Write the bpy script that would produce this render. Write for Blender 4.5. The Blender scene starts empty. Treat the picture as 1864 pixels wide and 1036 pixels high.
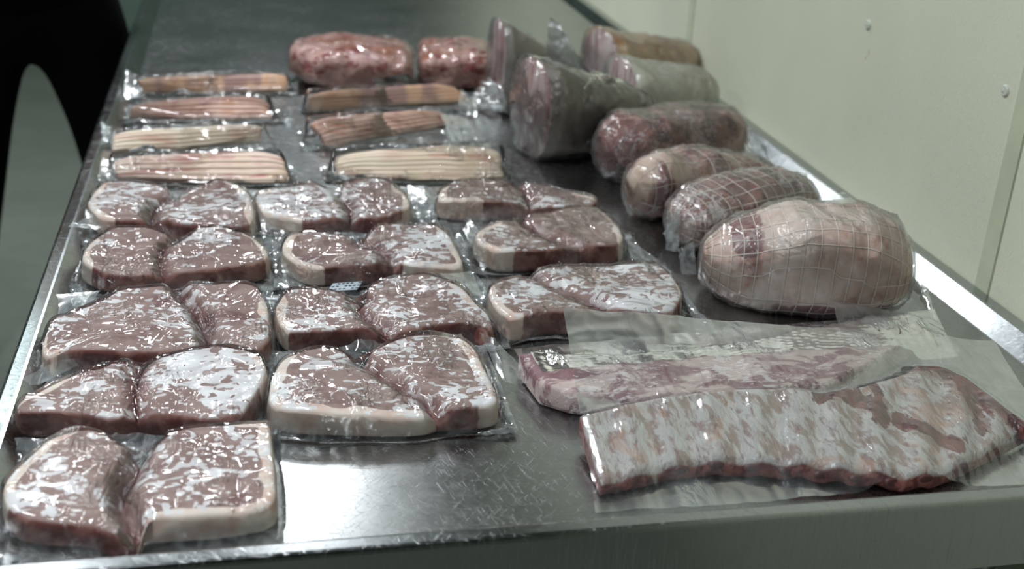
import bpy, math, random
import numpy as np
from mathutils import Vector, Matrix

# ------------------------------------------------------------------ camera, world, lights, exposure
W, H, F = 1864.0, 1036.0, 2200.0
HC = 0.6                                       # camera height over the table top
M = np.array([[0.977308111383524, 0.03391604521091126, -0.20908983069776743],
              [-0.20492008022063882, 0.4013187313627956, -0.8927211415552582],
              [0.0536340949987653, 0.9153103177254193, 0.3991621301163924]])
sc = bpy.context.scene
COL = sc.collection
cam_data = bpy.data.cameras.new('camera')
cam = bpy.data.objects.new('camera', cam_data)
COL.objects.link(cam)
mw = Matrix([list(M[0]) + [0], list(M[1]) + [0], list(M[2]) + [HC], [0, 0, 0, 1]])
cam.matrix_world = mw
cam_data.sensor_width = 36
cam_data.lens = F / W * 36
cam_data.clip_start = 0.02
cam_data.dof.use_dof = True
cam_data.dof.focus_distance = 1.27
cam_data.dof.aperture_fstop = 4.6
sc.camera = cam

world = bpy.data.worlds.new('world')
world.use_nodes = True
world.node_tree.nodes['Background'].inputs[0].default_value = (0.55, 0.75, 0.7, 1)
world.node_tree.nodes['Background'].inputs[1].default_value = 0.02
sc.world = world


def area(name, loc, sx, sy, power, color, rot=(0, 0, 0)):
    l = bpy.data.lights.new(name, 'AREA')
    l.shape = 'RECTANGLE'; l.size = sx; l.size_y = sy
    l.energy = power; l.color = color
    o = bpy.data.objects.new(name, l)
    o.location = loc; o.rotation_euler = rot
    COL.objects.link(o)
    return o


LAMPS = [((0.12, 3.86, 1.70), 0.16, 0.66, 27, (0.93, 0.975, 1.0)),
         ((-0.45, 0.70, 1.70), 0.16, 1.0, 31, (0.93, 0.975, 1.0)),
         ((-0.60, 2.50, 1.70), 0.16, 0.90, 17, (0.93, 0.975, 1.0)),  # added lamp: more sparkle on the film, brighter wall
         ((-1.9, 2.6, 1.70), 0.16, 1.25, 12, (0.84, 1.0, 0.98)),
         ((-1.9, -0.4, 1.70), 0.16, 1.25, 6, (0.84, 1.0, 0.98)),
         ((-0.98, 4.45, 1.70), 0.16, 0.80, 5, (0.84, 1.0, 1.0))]
for i, (loc, sx, sy, p, c) in enumerate(LAMPS):
    area('lamp_light', loc, sx, sy, p, c)

sc.view_settings.view_transform = 'Standard'
sc.view_settings.look = 'None'
sc.view_settings.gamma = 1
sc.view_settings.use_curve_mapping = False
sc.view_settings.exposure = 0.05

# ------------------------------------------------------------------ helpers
CAMP = np.array([0, 0, HC])


def un(px, py, z=0.0):
    """pixel of the photograph to the point of the level plane z it looks at"""
    d = M @ np.array([px - W / 2, H / 2 - py, -F])
    t = (z - HC) / d[2]
    return CAMP + t * d


ZR = {'R1': (3.452, 0, 740), 'R2': (3.452, 0, 490), 'R3': (3.237, 470, 490), 'R4': (4.052, 100, 310),
      'R5': (3.985, 450, 300), 'R6': (3.046, 760, 300), 'S1': (4.3175, 180, 110), 'S2': (3.573, 500, 60),
      'S3': (3.572, 840, 20), 'S4': (3.341, 1060, 170), 'S5': (3.342, 1200, 330), 'S6': (2.526, 920, 540),
      'S7': (2.526, 1364, 540), 'P': (1, 0, 0)}


def zpx(reg, pts):
    s, ox, oy = ZR[reg]
    return [(x / s + ox, y / s + oy) for x, y in pts]


def _hash(ix, iy, iz, seed):
    h = (ix.astype(np.int64) * 374761393 + iy.astype(np.int64) * 668265263 + iz.astype(np.int64) * 2147483647 + int(seed) * 974634777) & 0xffffffff
    h = ((h ^ (h >> 13)) * 1274126177) & 0xffffffff
    h = (h ^ (h >> 16)) & 0xffffffff
    h = (h * 2246822519) & 0xffffffff
    h = h ^ (h >> 15)
    return (h & 0xffffff) / float(0xffffff)


def noise(x, y, z=0.0, seed=0):
    """value noise, 0..1"""
    x = np.asarray(x, float); y = np.asarray(y, float) + 0 * x; z = np.asarray(z, float) + 0 * x
    x = x + 0 * y
    ix, iy, iz = np.floor(x), np.floor(y), np.floor(z)
    fx, fy, fz = x - ix, y - iy, z - iz
    u, v, w = [f * f * f * (f * (f * 6 - 15) + 10) for f in (fx, fy, fz)]
    r = 0
    for dx in (0, 1):
        for dy in (0, 1):
            for dz in (0, 1):
                wt = (u if dx else 1 - u) * (v if dy else 1 - v) * (w if dz else 1 - w)
                r = r + wt * _hash(ix + dx, iy + dy, iz + dz, seed)
    return r


def fbm(x, y, z=0.0, seed=0, o=3):
    r = 0; a = 0.5; s = 1
    for i in range(o):
        r = r + a * noise(np.asarray(x) * s, np.asarray(y) * s, np.asarray(z) * s, seed + i * 17)
        a *= 0.5; s *= 2.03
    return r / (1 - 0.5 ** o)


def ridge(n, p=5):
    return (1 - np.abs(2 * n - 1)) ** p


def smooth_closed(pts, n=120):
    """Catmull-Rom through closed control points, resampled evenly"""
    P = np.array(pts, float); m = len(P); out = []
    for i in range(m):
        p0, p1, p2, p3 = P[i - 1], P[i], P[(i + 1) % m], P[(i + 2) % m]
        for t in np.linspace(0, 1, 12, endpoint=False):
            out.append(0.5 * (2 * p1 + (p2 - p0) * t + (2 * p0 - 5 * p1 + 4 * p2 - p3) * t * t + (3 * p1 - p0 - 3 * p2 + p3) * t ** 3))
    return resample(np.array(out), n, True)


def resample(P, n, closed=False):
    P = np.array(P, float)
    Q = np.vstack([P, P[:1]]) if closed else P
    d = np.r_[0, np.cumsum(np.linalg.norm(np.diff(Q, axis=0), axis=1))]
    t = np.linspace(0, d[-1], n, endpoint=not closed)
    return np.stack([np.interp(t, d, Q[:, k]) for k in range(Q.shape[1])], 1)


def csmooth(P, k):
    """circular box smoothing"""
    if k < 1: return P
    return sum(np.roll(P, i, 0) for i in range(-k, k + 1)) / (2 * k + 1)


def pdist(X, Y, P, closed=True):
    """distance from points to a polyline"""
    A = P if closed else P[:-1]
    B = np.roll(P, -1, 0) if closed else P[1:]
    x = X.ravel()[:, None]; y = Y.ravel()[:, None]
    dx, dy = (B - A)[:, 0][None], (B - A)[:, 1][None]
    L = dx * dx + dy * dy + 1e-12
    t = np.clip(((x - A[:, 0]) * dx + (y - A[:, 1]) * dy) / L, 0, 1)
    d = np.hypot(x - A[:, 0] - t * dx, y - A[:, 1] - t * dy).min(1)
    return d.reshape(X.shape)


def area_centroid(P):
    x, y = P[:, 0], P[:, 1]; x2, y2 = np.roll(x, -1), np.roll(y, -1)
    c = x * y2 - x2 * y; A = c.sum() / 2
    return np.array([((x + x2) * c).sum(), ((y + y2) * c).sum()]) / (6 * A)


def ss(a, b, x):
    t = np.clip((x - a) / (b - a), 0, 1)
    return t * t * (3 - 2 * t)


def mesh_obj(name, verts, faces, mat, parent=None, attrs=None, smooth=True):
    me = bpy.data.meshes.new(name)
    me.from_pydata([tuple(map(float, v)) for v in verts], [], [tuple(map(int, f)) for f in faces])
    if smooth:
        me.polygons.foreach_set('use_smooth', [True] * len(me.polygons))
    for k, a in (attrs or {}).items():
        at = me.attributes.new(k, 'FLOAT', 'POINT')
        at.data.foreach_set('value', np.asarray(a, dtype=np.float32).ravel())
    me.materials.append(mat)
    me.update()
    o = bpy.data.objects.new(name, me)
    COL.objects.link(o)
    if parent is not None: o.parent = parent
    return o


def rec(o):
    """make every face of a closed mesh look outwards"""
    import bmesh
    b = bmesh.new(); b.from_mesh(o.data); bmesh.ops.recalc_face_normals(b, faces=b.faces); b.to_mesh(o.data); b.free()
    return o


def thing(name, loc, label, cat, group=None):
    o = bpy.data.objects.new(name, None)
    o.empty_display_size = 0.02
    o.location = loc
    COL.objects.link(o)
    o['label'] = label; o['category'] = cat
    if group: o['group'] = group
    return o


def ring_faces(nr, n, closed=True, off=0):
    f = []
    for r in range(nr - 1):
        for i in range(n if closed else n - 1):
            j = (i + 1) % n
            f.append((off + r * n + i, off + r * n + j, off + (r + 1) * n + j, off + (r + 1) * n + i))
    return f


def box(x0, x1, y0, y1, z0, z1, off=0):
    v = [(x, y, z) for z in (z0, z1) for y in (y0, y1) for x in (x0, x1)]
    f = [(0, 2, 3, 1), (4, 5, 7, 6), (0, 1, 5, 4), (2, 6, 7, 3), (0, 4, 6, 2), (1, 3, 7, 5)]
    return v, [tuple(i + off for i in q) for q in f]


def boxes(name, lst, mat, parent=None, bevel=0.0):
    V, Fc = [], []
    for b in lst:
        v, f = box(*b, off=len(V)); V += v; Fc += f
    o = mesh_obj(name, V, Fc, mat, parent, smooth=False)
    if bevel:
        m = o.modifiers.new('bevel', 'BEVEL'); m.width = bevel; m.segments = 3
    return o


# ------------------------------------------------------------------ materials
def s2l(c):
    return tuple(((x / 255) / 12.92 if x / 255 <= 0.04045 else ((x / 255 + 0.055) / 1.055) ** 2.4) for x in c) + (1,)


class NT:
    def __init__(s, name):
        s.m = bpy.data.materials.new(name); s.m.use_nodes = True
        s.t = s.m.node_tree; s.t.nodes.clear()
        s.out = s.t.nodes.new('ShaderNodeOutputMaterial')

    def n(s, typ, **kw):
        nd = s.t.nodes.new('ShaderNode' + typ)
        for k, v in kw.items():
            if k in ('ins',):
                for a, b in v.items():
                    if hasattr(b, 'is_linked') or isinstance(b, bpy.types.NodeSocket): s.t.links.new(b, nd.inputs[a])
                    else: nd.inputs[a].default_value = b
            else: setattr(nd, k, v)
        return nd

    def link(s, a, b): s.t.links.new(a, b)

    def math(s, op, a, b=None, c=None, clamp=False):
        nd = s.t.nodes.new('ShaderNodeMath'); nd.operation = op; nd.use_clamp = clamp
        for i, v in enumerate((a, b, c)):
            if v is None: continue
            if isinstance(v, (int, float)): nd.inputs[i].default_value = v
            else: s.t.links.new(v, nd.inputs[i])
        return nd.outputs[0]

    def mix(s, fac, a, b):
        nd = s.t.nodes.new('ShaderNodeMix'); nd.data_type = 'RGBA'
        for sock, v in ((nd.inputs['Factor'], fac), (nd.inputs[6], a), (nd.inputs[7], b)):
            if isinstance(v, (int, float, tuple)): sock.default_value = v
            else: s.t.links.new(v, sock)
        return nd.outputs[2]

    def ramp(s, v, a, b, o0=0.0, o1=1.0):
        nd = s.t.nodes.new('ShaderNodeMapRange'); nd.interpolation_type = 'SMOOTHSTEP'
        s.t.links.new(v, nd.inputs[0])
        for i, x in enumerate((a, b, o0, o1)): nd.inputs[i + 1].default_value = x
        return nd.outputs[0]

    def noise(s, vec, scale, detail=3, rough=0.5, dist=0.0, w=None):
        nd = s.t.nodes.new('ShaderNodeTexNoise')
        if w is not None:
            nd.noise_dimensions = '4D'; s.t.links.new(w, nd.inputs['W'])
        nd.inputs['Scale'].default_value = scale; nd.inputs['Detail'].default_value = detail
        nd.inputs['Roughness'].default_value = rough; nd.inputs['Distortion'].default_value = dist
        s.t.links.new(vec, nd.inputs['Vector'])
        return nd.outputs['Fac']

    def mapping(s, vec, scale=(1, 1, 1), rot=(0, 0, 0)):
        nd = s.t.nodes.new('ShaderNodeMapping')
        nd.inputs['Scale'].default_value = scale; nd.inputs['Rotation'].default_value = rot
        s.t.links.new(vec, nd.inputs['Vector'])
        return nd.outputs[0]

    def attr(s, name, typ='GEOMETRY'):
        nd = s.t.nodes.new('ShaderNodeAttribute'); nd.attribute_name = name; nd.attribute_type = typ
        return nd.outputs['Fac']

    def pos(s):
        return s.t.nodes.new('ShaderNodeNewGeometry').outputs['Position']

    def bump(s, h, strength, dist):
        nd = s.t.nodes.new('ShaderNodeBump'); nd.inputs['Strength'].default_value = strength
        nd.inputs['Distance'].default_value = dist
        s.t.links.new(h, nd.inputs['Height'])
        return nd.outputs[0]

    def bsdf(s, color, rough=0.5, metal=0.0, normal=None, **kw):
        nd = s.t.nodes.new('ShaderNodeBsdfPrincipled')
        for k, v in [('Base Color', color), ('Roughness', rough), ('Metallic', metal)] + list(kw.items()):
            if isinstance(v, (int, float, tuple)): nd.inputs[k].default_value = v
            else: s.t.links.new(v, nd.inputs[k])
        if normal is not None: s.t.links.new(normal, nd.inputs['Normal'])
        s.t.links.new(nd.outputs[0], s.out.inputs[0])
        return nd


def seed_socket(t):
    """a per-pack number, set as a property on each meat part"""
    return t.math('MULTIPLY', t.attr('pack_seed', 'OBJECT'), 1.0)


def mat_chop():
    t = NT('frozen_pork'); p = t.pos(); w = seed_socket(t)
    lean = t.mix(t.ramp(t.noise(p, 28, 4, 0.55, 0.6, w), 0.35, 0.65), s2l((140, 115, 109)), s2l((161, 138, 132)))
    deep = t.ramp(t.noise(p, 16, 3, 0.5, 1.0, w), 0.60, 0.70)
    lean = t.mix(t.math('MULTIPLY', deep, 0.7), lean, s2l((114, 74, 74)))
    grain = t.noise(t.mapping(p, (1, 0.45, 1), (0, 0, 0.5)), 260, 2, 0.6, 0.4, w)
    lean = t.mix(t.math('MULTIPLY', t.ramp(grain, 0.55, 0.75), 0.10), lean, s2l((205, 170, 160)))
    # sides of the slice: darker, redder
    sd = t.attr('side')
    sider = t.mix(t.ramp(t.noise(p, 45, 3, 0.5, 0.5, w), 0.40, 0.62), s2l((110, 56, 50)), s2l((160, 116, 106)))
    lean = t.mix(sd, lean, sider)
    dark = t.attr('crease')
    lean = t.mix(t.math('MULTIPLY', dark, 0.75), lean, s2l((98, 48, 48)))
    fatc = t.mix(t.ramp(t.noise(p, 40, 3, 0.5, 0.5, w), 0.42, 0.72), s2l((226, 213, 202)), s2l((214, 180, 166)))
    fn = t.noise(p, 90, 2, 0.5, 0.0, w)
    fat = t.ramp(t.math('ADD', t.attr('fat'), t.math('MULTIPLY', t.math('SUBTRACT', fn, 0.5), 0.7)), 0.40, 0.60)
    col = t.mix(fat, lean, fatc)
    # frost under the film: crisp pale islands and small round dots
    q = t.mapping(p, (0.75, 1.0, 0.8), (0, 0, 0.35))
    big = t.noise(q, 62, 2, 0.5, 1.3, w)
    zone = t.noise(p, 11, 2, 0.5, 0.0, w)
    amt = t.attr('frost', 'OBJECT')
    thr = t.math('ADD', t.math('MULTIPLY', t.math('SUBTRACT', zone, 0.5), 0.75), amt)
    isl = t.ramp(t.math('ADD', big, thr), 0.598, 0.612)
    vor = t.n('TexVoronoi', feature='F1'); vor.voronoi_dimensions = '2D'
    wp = t.n('VectorMath', operation='ADD')
    nn = t.t.nodes.new('ShaderNodeTexNoise'); nn.inputs['Scale'].default_value = 70; t.link(p, nn.inputs['Vector'])
    sc_ = t.n('VectorMath', operation='SCALE'); t.link(nn.outputs['Color'], sc_.inputs[0]); sc_.inputs['Scale'].default_value = 0.010
    t.link(q, wp.inputs[0]); t.link(sc_.outputs[0], wp.inputs[1])
    t.link(wp.outputs[0], vor.inputs['Vector']); vor.inputs['Scale'].default_value = 112
    rad = t.ramp(t.math('ADD', zone, t.math('MULTIPLY', amt, 0.6)), 0.34, 0.64, 0.0, 0.52)
    hs = t.n('SeparateColor'); t.link(vor.outputs['Color'], hs.inputs[0])
    rad = t.math('MULTIPLY', rad, t.ramp(hs.outputs[0], 0.25, 0.9))
    dots = t.ramp(t.math('SUBTRACT', rad, vor.outputs['Distance']), 0.0, 0.05)
    fr = t.math('MAXIMUM', isl, dots)
    fr = t.math('MULTIPLY', fr, t.math('SUBTRACT', 1.0, t.math('MULTIPLY', sd, 0.93)))
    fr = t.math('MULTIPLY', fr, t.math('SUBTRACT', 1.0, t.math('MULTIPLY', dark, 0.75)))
    fr = t.math('MULTIPLY', fr, 0.92)
    col = t.mix(fr, col, t.mix(t.ramp(t.noise(p, 30, 3, .5, 0, w), .35, .65), s2l((234, 235, 236)), s2l((212, 209, 210))))
    bh = t.math('ADD', t.noise(p, 120, 4, 0.6, 0.3, w), t.math('MULTIPLY', fr, 0.25))
    t.bsdf(col, 0.55, normal=t.bump(bh, 0.25, 0.001))
    return t.m


def mat_film(name, h0=0.05, h1=0.25, g0=1.0, g1=1.0, tint=(0.95, 0.965, 0.97), wr=1.0, rough=0.07, scale=1.0, rough1=None):
    """clear film; the mesh attribute 'loose' is 1 where the film lies free of the meat (cloudier there)"""
    t = NT(name); p = t.pos(); lo = t.attr('loose')
    n1 = t.noise(t.mapping(p, (1, 0.45, 1), (0, 0, 0.7)), 42 * scale, 3, 0.5, 1.6)
    n2 = t.noise(t.mapping(p, (0.5, 1, 1), (0, 0, -0.5)), 100 * scale, 3, 0.55, 1.2)
    r1 = t.math('POWER', t.math('SUBTRACT', 1.0, t.math('ABSOLUTE', t.math('MULTIPLY_ADD', n1, 4.0, -2.0)), None, True), 3.0)
    r2 = t.math('POWER', t.math('SUBTRACT', 1.0, t.math('ABSOLUTE', t.math('MULTIPLY_ADD', n2, 4.0, -2.0)), None, True), 2.0)
    zone = t.ramp(t.noise(p, 20, 2, 0.5, 0.0), 0.50, 0.66, 0.03, 1.0)
    hgt = t.math('ADD', t.math('MULTIPLY', r1, 1.0), t.math('MULTIPLY', r2, 0.16))
    hgt = t.math('MULTIPLY', hgt, zone)
    hgt = t.math('ADD', hgt, t.math('MULTIPLY', t.noise(p, 40 * scale, 1, 0.5, 0.5), 1.0))
    nb = t.bump(hgt, 1.0, 0.0016 * wr)
    gl = t.n('BsdfGlossy'); gl.inputs['Color'].default_value = (1, 1, 1, 1)
    t.link(t.math('MULTIPLY_ADD', lo, (rough1 if rough1 is not None else rough) - rough, rough), gl.inputs['Roughness'])
    t.link(nb, gl.inputs['Normal'])
    tr = t.n('BsdfTransparent'); tr.inputs['Color'].default_value = tint + (1,)
    fz = t.n('Fresnel'); fz.inputs['IOR'].default_value = 1.5; t.link(nb, fz.inputs['Normal'])
    fac = t.math('MULTIPLY', fz.outputs[0], t.math('MULTIPLY_ADD', lo, g1 - g0, g0), None, True)
    df = t.n('BsdfDiffuse'); df.inputs['Color'].default_value = (0.74, 0.79, 0.81, 1); t.link(nb, df.inputs['Normal'])
    tl = t.n('BsdfTranslucent'); tl.inputs['Color'].default_value = (0.74, 0.79, 0.81, 1)
    md = t.n('MixShader'); md.inputs[0].default_value = 0.5; t.link(df.outputs[0], md.inputs[1]); t.link(tl.outputs[0], md.inputs[2])
    var = t.math('ADD', t.math('MULTIPLY', zone, 0.6), t.math('MULTIPLY_ADD', r1, 0.6, 0.25))
    hz = t.math('MULTIPLY', var, t.math('MULTIPLY_ADD', lo, h1 - h0, h0), None, True)
    m1 = t.n('MixShader'); t.link(hz, m1.inputs[0]); t.link(tr.outputs[0], m1.inputs[1]); t.link(md.outputs[0], m1.inputs[2])
    m2 = t.n('MixShader'); t.link(fac, m2.inputs[0]); t.link(m1.outputs[0], m2.inputs[1]); t.link(gl.outputs[0], m2.inputs[2])
    t.link(m2.outputs[0], t.out.inputs[0])
    return t.m


def mat_steel(name, base=(0.35, 0.36, 0.362), r0=0.21, r1=0.29, scr=0.7, brush=(6, 220, 220)):
    t = NT(name); p = t.pos()
    br = t.noise(t.mapping(p, brush), 1.6, 3, 0.6)
    sp = t.noise(p, 7, 2, 0.5, 0.3)
    fine = t.noise(p, 60, 3, 0.55, 0.2)
    sl = []
    for i, (ang, sc1) in enumerate(((0.55, 1.0), (-0.9, 0.8), (1.35, 1.2), (2.4, 1.0), (0.15, 0.7), (0.95, 0.9))):
        q = t.mapping(t.mapping(p, (1, 1, 1), (0, 0, ang)), (34 * sc1, 1900 * sc1, 20))
        n = t.noise(q, 1.0, 2, 0.5, 0.6)
        sl.append(t.ramp(n, 0.66, 0.76))
    s = sl[0]
    for x in sl[1:]: s = t.math('MAXIMUM', s, x)
    vz = t.n('TexVoronoi', feature='DISTANCE_TO_EDGE'); vz.inputs['Scale'].default_value = 22
    t.link(p, vz.inputs['Vector'])
    curl = t.math('MULTIPLY', t.ramp(vz.outputs['Distance'], 0.0, 0.012, 1.0, 0.0), t.ramp(t.noise(p, 8, 2), 0.52, 0.6))
    h = t.math('ADD', t.math('MULTIPLY', br, 0.10), t.math('MULTIPLY', s, scr))
    h = t.math('ADD', h, t.math('MULTIPLY', fine, 0.04))
    rr = t.n('MapRange'); t.link(t.math('ADD', t.math('MULTIPLY', sp, 0.6), t.math('MULTIPLY', fine, 0.4)), rr.inputs[0])
    for i, x in enumerate((0.3, 0.7, r0, r1)): rr.inputs[i + 1].default_value = x
    rough = t.math('ADD', rr.outputs[0], t.math('MULTIPLY', s, 0.10))
    col = t.mix(t.ramp(sp, 0.3, 0.7), base + (1,), tuple(b * 0.95 for b in base) + (1,))
    t.bsdf(col, rough, 1.0, normal=t.bump(h, 0.35, 0.0004))
    return t.m


def mat_simple(name, color, rough=0.6, metal=0.0, nscale=None, bstr=0.2, bdist=0.002, var=0.85, **kw):
    t = NT(name); p = t.pos()
    c = s2l(color)
    if nscale:
        n = t.noise(p, nscale, 4, 0.6, 0.2)
        col = t.mix(t.ramp(n, 0.3, 0.7), c, tuple(x * var for x in c[:3]) + (1,))
        t.bsdf(col, rough, metal, normal=t.bump(n, bstr, bdist), **kw)
    else:
        t.bsdf(c, rough, metal, **kw)
    return t.m


def mat_wall():
    t = NT('embossed_wall_panel'); p = t.pos()
    q = t.mapping(p, (1, 1.0, 0.42))
    n = t.noise(q, 260, 3, 0.6, 1.2)
    l = t.noise(p, 2.2, 3, 0.5)
    col = t.mix(t.ramp(l, 0.35, 0.65), s2l((220, 222, 199)), s2l((208, 211, 190)))
    st = t.ramp(t.noise(t.mapping(p, (1, 1, 0.5)), 38, 3, 0.6), 0.735, 0.76)
    col = t.mix(t.math('MULTIPLY', st, 0.55), col, s2l((120, 96, 60)))
    t.bsdf(col, 0.42, normal=t.bump(n, 0.55, 0.0016))
    return t.m


def mat_bacon(name, c1, c2, c3, cross):
    t = NT(name); p = t.pos(); w = seed_socket(t)
    a = t.noise(t.mapping(p, (5, 130, 60)), 1.0, 3, 0.5, 0.5, w)          # stripes along the slice
    b = t.noise(t.mapping(p, (26, 8, 2)), 1.0, 2, 0.5, 0.3, w)            # bands across the slices
    c = t.math('ADD', t.math('MULTIPLY', a, 1 - cross), t.math('MULTIPLY', b, cross))
    col = t.mix(t.ramp(c, 0.38, 0.50), s2l(c1), s2l(c2))
    col = t.mix(t.ramp(b, 0.52, 0.60), col, t.mix(t.ramp(a, .4, .6), s2l(c3), s2l(c2)))
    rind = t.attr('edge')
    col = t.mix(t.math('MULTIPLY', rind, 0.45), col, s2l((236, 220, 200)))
    dk = t.attr('gap')  # shade painted where slices overlap and on their undersides
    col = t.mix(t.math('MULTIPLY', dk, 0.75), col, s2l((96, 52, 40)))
    t.bsdf(col, 0.45, normal=t.bump(a, 0.3, 0.001))
    return t.m


def mat_flesh(name, cols, scale=22, stretch=(1, 1, 1), rot=0.0, thr=((0.42, 0.50), (0.56, 0.62)), white=0.5, dist=1.2, bump=0.4, lean=None):
    """marbled joint: two meat tones, a fat tone, pale frost flecks"""
    t = NT(name); p = t.pos(); w = seed_socket(t)
    q = t.mapping(p, stretch, (0, 0, rot))
    a = t.noise(q, scale, 5, 0.6, dist, w)
    b = t.noise(q, scale * 0.5, 4, 0.55, 0.8, w)
    col = t.mix(t.ramp(a, *thr[0]), s2l(cols[0]), s2l(cols[1]))
    col = t.mix(t.ramp(b, *thr[1]), col, s2l(cols[2]))
    if lean:
        la = t.ramp(t.math('ADD', t.attr('lean'), t.math('MULTIPLY', t.math('SUBTRACT', a, 0.5), 1.2)), 0.45, 0.6)
        col = t.mix(la, col, t.mix(t.ramp(b, .4, .6), s2l(lean), s2l(tuple(x * 1.25 for x in lean))))
    fl = t.noise(q, scale * 3.2, 4, 0.6, 1.5, w)
    zone = t.noise(p, scale * 0.4, 2, 0.5, 0, w)
    f = t.ramp(t.math('ADD', fl, t.math('MULTIPLY', t.math('SUBTRACT', zone, 0.5), 0.6)), 0.56, 0.60)
    col = t.mix(t.math('MULTIPLY', f, white), col, s2l((214, 210, 212)))
    t.bsdf(col, 0.55, normal=t.bump(t.math('ADD', a, fl), bump, 0.003))
    return t.m


def mat_rack():
    t = NT('frosted_rib_rack'); p = t.pos(); w = seed_socket(t)
    q = t.mapping(p, (1.5, 0.6, 1), (0, 0, 0.0))
    a = t.noise(q, 62, 4, 0.6, 0.7, w)
    b = t.noise(p, 24, 3, 0.5, 0.8, w)
    col = t.mix(t.ramp(a, 0.42, 0.54), s2l((136, 116, 109)), s2l((174, 170, 168)))  # tones darkened for the shade the rack lies in
    col = t.mix(t.math('MULTIPLY', t.ramp(b, 0.58, 0.66), 0.5), col, s2l((172, 128, 108)))
    q2 = t.mapping(p, (2.4, 0.7, 1), (0, 0, 0.0))
    red = t.ramp(t.noise(q2, 34, 4, 0.6, 1.0, w), 0.655, 0.70)
    col = t.mix(t.math('MULTIPLY', red, 0.8), col, s2l((142, 62, 60)))
    rm = t.attr('red')
    rn = t.ramp(t.math('ADD', rm, t.math('MULTIPLY', t.math('SUBTRACT', a, 0.5), 2.2)), 0.42, 0.52)
    dk = t.mix(t.ramp(t.noise(p, 60, 3, 0.5, 0.6, w), 0.4, 0.6), s2l((74, 34, 36)), s2l((112, 66, 62)))
    col = t.mix(rn, col, dk)
    sd = t.attr('side')
    col = t.mix(sd, col, t.mix(t.ramp(t.noise(p, 90, 3, 0.5, 0.5, w), 0.42, 0.6), s2l((92, 36, 34)), s2l((142, 86, 78))))
    t.bsdf(col, 0.5, normal=t.bump(t.math('ADD', a, t.noise(q, 150, 3, .6, 1.0, w)), 0.7, 0.0025))
    return t.m


def mat_cut():
    t = NT('layered_cut_pork'); w = seed_socket(t); p = t.pos()
    wob = t.math('MULTIPLY', t.math('SUBTRACT', t.noise(p, 18, 3, 0.5, 0, w), 0.5), 0.02)
    c = t.n('CombineXYZ'); t.link(t.math('MULTIPLY', t.math('ADD', t.attr('lat'), wob), 75.0), c.inputs[0]); t.link(t.math('MULTIPLY', t.attr('hgt'), 7.0), c.inputs[1])
    a = t.noise(c.outputs[0], 1.0, 3, 0.5, 0.2, w)
    c2 = t.n('CombineXYZ'); t.link(t.math('MULTIPLY', t.math('ADD', t.attr('lat'), wob), 200.0), c2.inputs[0]); t.link(t.math('MULTIPLY', t.attr('hgt'), 20.0), c2.inputs[1])
    b = t.noise(c2.outputs[0], 1.0, 2, 0.5, 0.2, w)
    col = t.mix(t.ramp(a, 0.42, 0.55), s2l((176, 134, 132)), s2l((220, 202, 198)))
    col = t.mix(t.math('MULTIPLY', t.ramp(b, 0.5, 0.62), 0.6), col, s2l((204, 178, 176)))
    t.bsdf(col, 0.5, normal=t.bump(a, 0.5, 0.002))
    return t.m


MT = {}
MT['chop'] = mat_chop()
MT['film'] = mat_film('vacuum_film', 0.04, 0.40, 0.85, 1.0, wr=1.1, rough=0.06)
MT['film_flat'] = mat_film('clear_bag_film', 0.05, 0.42, 1.1, 1.2, rough=0.09, wr=1.3)
MT['film_flap'] = mat_film('flap_film', 0.2, 0.36, 0.25, 0.25, rough=0.25, wr=0.5, scale=0.7)
MT['film_haze'] = mat_film('cloudy_bag_film', 0.12, 0.27, 0.14, 0.36, (0.95, 0.96, 0.96), wr=0.5, rough=0.16, rough1=0.28, scale=0.6)
MT['film_loose'] = mat_film('loose_bag_film', 0.15, 0.36, 0.8, 0.6, (0.94, 0.95, 0.95), wr=0.9, rough=0.14, scale=0.8)
MT['steel'] = mat_steel('brushed_table_steel')
MT['steel_edge'] = mat_steel('scratched_edge_steel', base=(0.38, 0.40, 0.41), r0=0.15, r1=0.24, scr=0.35, brush=(6, 6, 6))
MT['wall'] = mat_wall()
MT['wallstrip'] = mat_simple('smooth_wall_trim', (196, 202, 176), 0.4, nscale=9, bstr=0.05)
MT['seam'] = mat_simple('dark_joint', (32, 36, 32), 0.8, nscale=30)
MT['rivet'] = mat_simple('pale_rivet_plastic', (206, 212, 200), 0.25, nscale=40, bstr=0.02)
MT['floor'] = mat_simple('sealed_grey_floor', (128, 135, 124), 0.6, nscale=5, bstr=0.1, var=0.85)
MT['ceil'] = mat_simple('ceiling_paint', (96, 108, 105), 0.8, nscale=6)
MT['room_back'] = mat_simple('back_wall_lightened_green', (122, 146, 134), 0.7, nscale=2)  # lightened and greened so the far steel reflects more light
MT['room'] = mat_simple('room_wall_darkened', (64, 76, 70), 0.7, nscale=4)  # darkened copy, keeps the reflection in the table apron dim
MT['cloth'] = mat_simple('black_cloth', (6, 6, 7), 1.0, nscale=150, bstr=0.3, var=0.7, **{'Specular IOR Level': 0.08})
MT['skin'] = mat_simple('skin', (190, 140, 115), 0.5, nscale=60, bstr=0.1)
MT['shoe'] = mat_simple('black_rubber', (20, 20, 21), 0.5, nscale=80)
MT['lampbody'] = mat_simple('white_enamel', (220, 222, 220), 0.4, nscale=20, bstr=0.02)
MT['cream_bacon'] = mat_bacon('pale_fat_bacon', (196, 150, 132), (222, 204, 184), (214, 194, 168), 0.15)
MT['red_bacon'] = mat_bacon('streaky_bacon', (154, 84, 78), (208, 164, 150), (180, 110, 78), 0.40)
MT['band_bacon'] = mat_bacon('smoked_bacon', (134, 84, 84), (202, 154, 120), (186, 120, 70), 0.75)
MT['pink_bacon'] = mat_bacon('pink_bacon', (178, 112, 106), (216, 190, 176), (206, 176, 150), 0.25)
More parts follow.
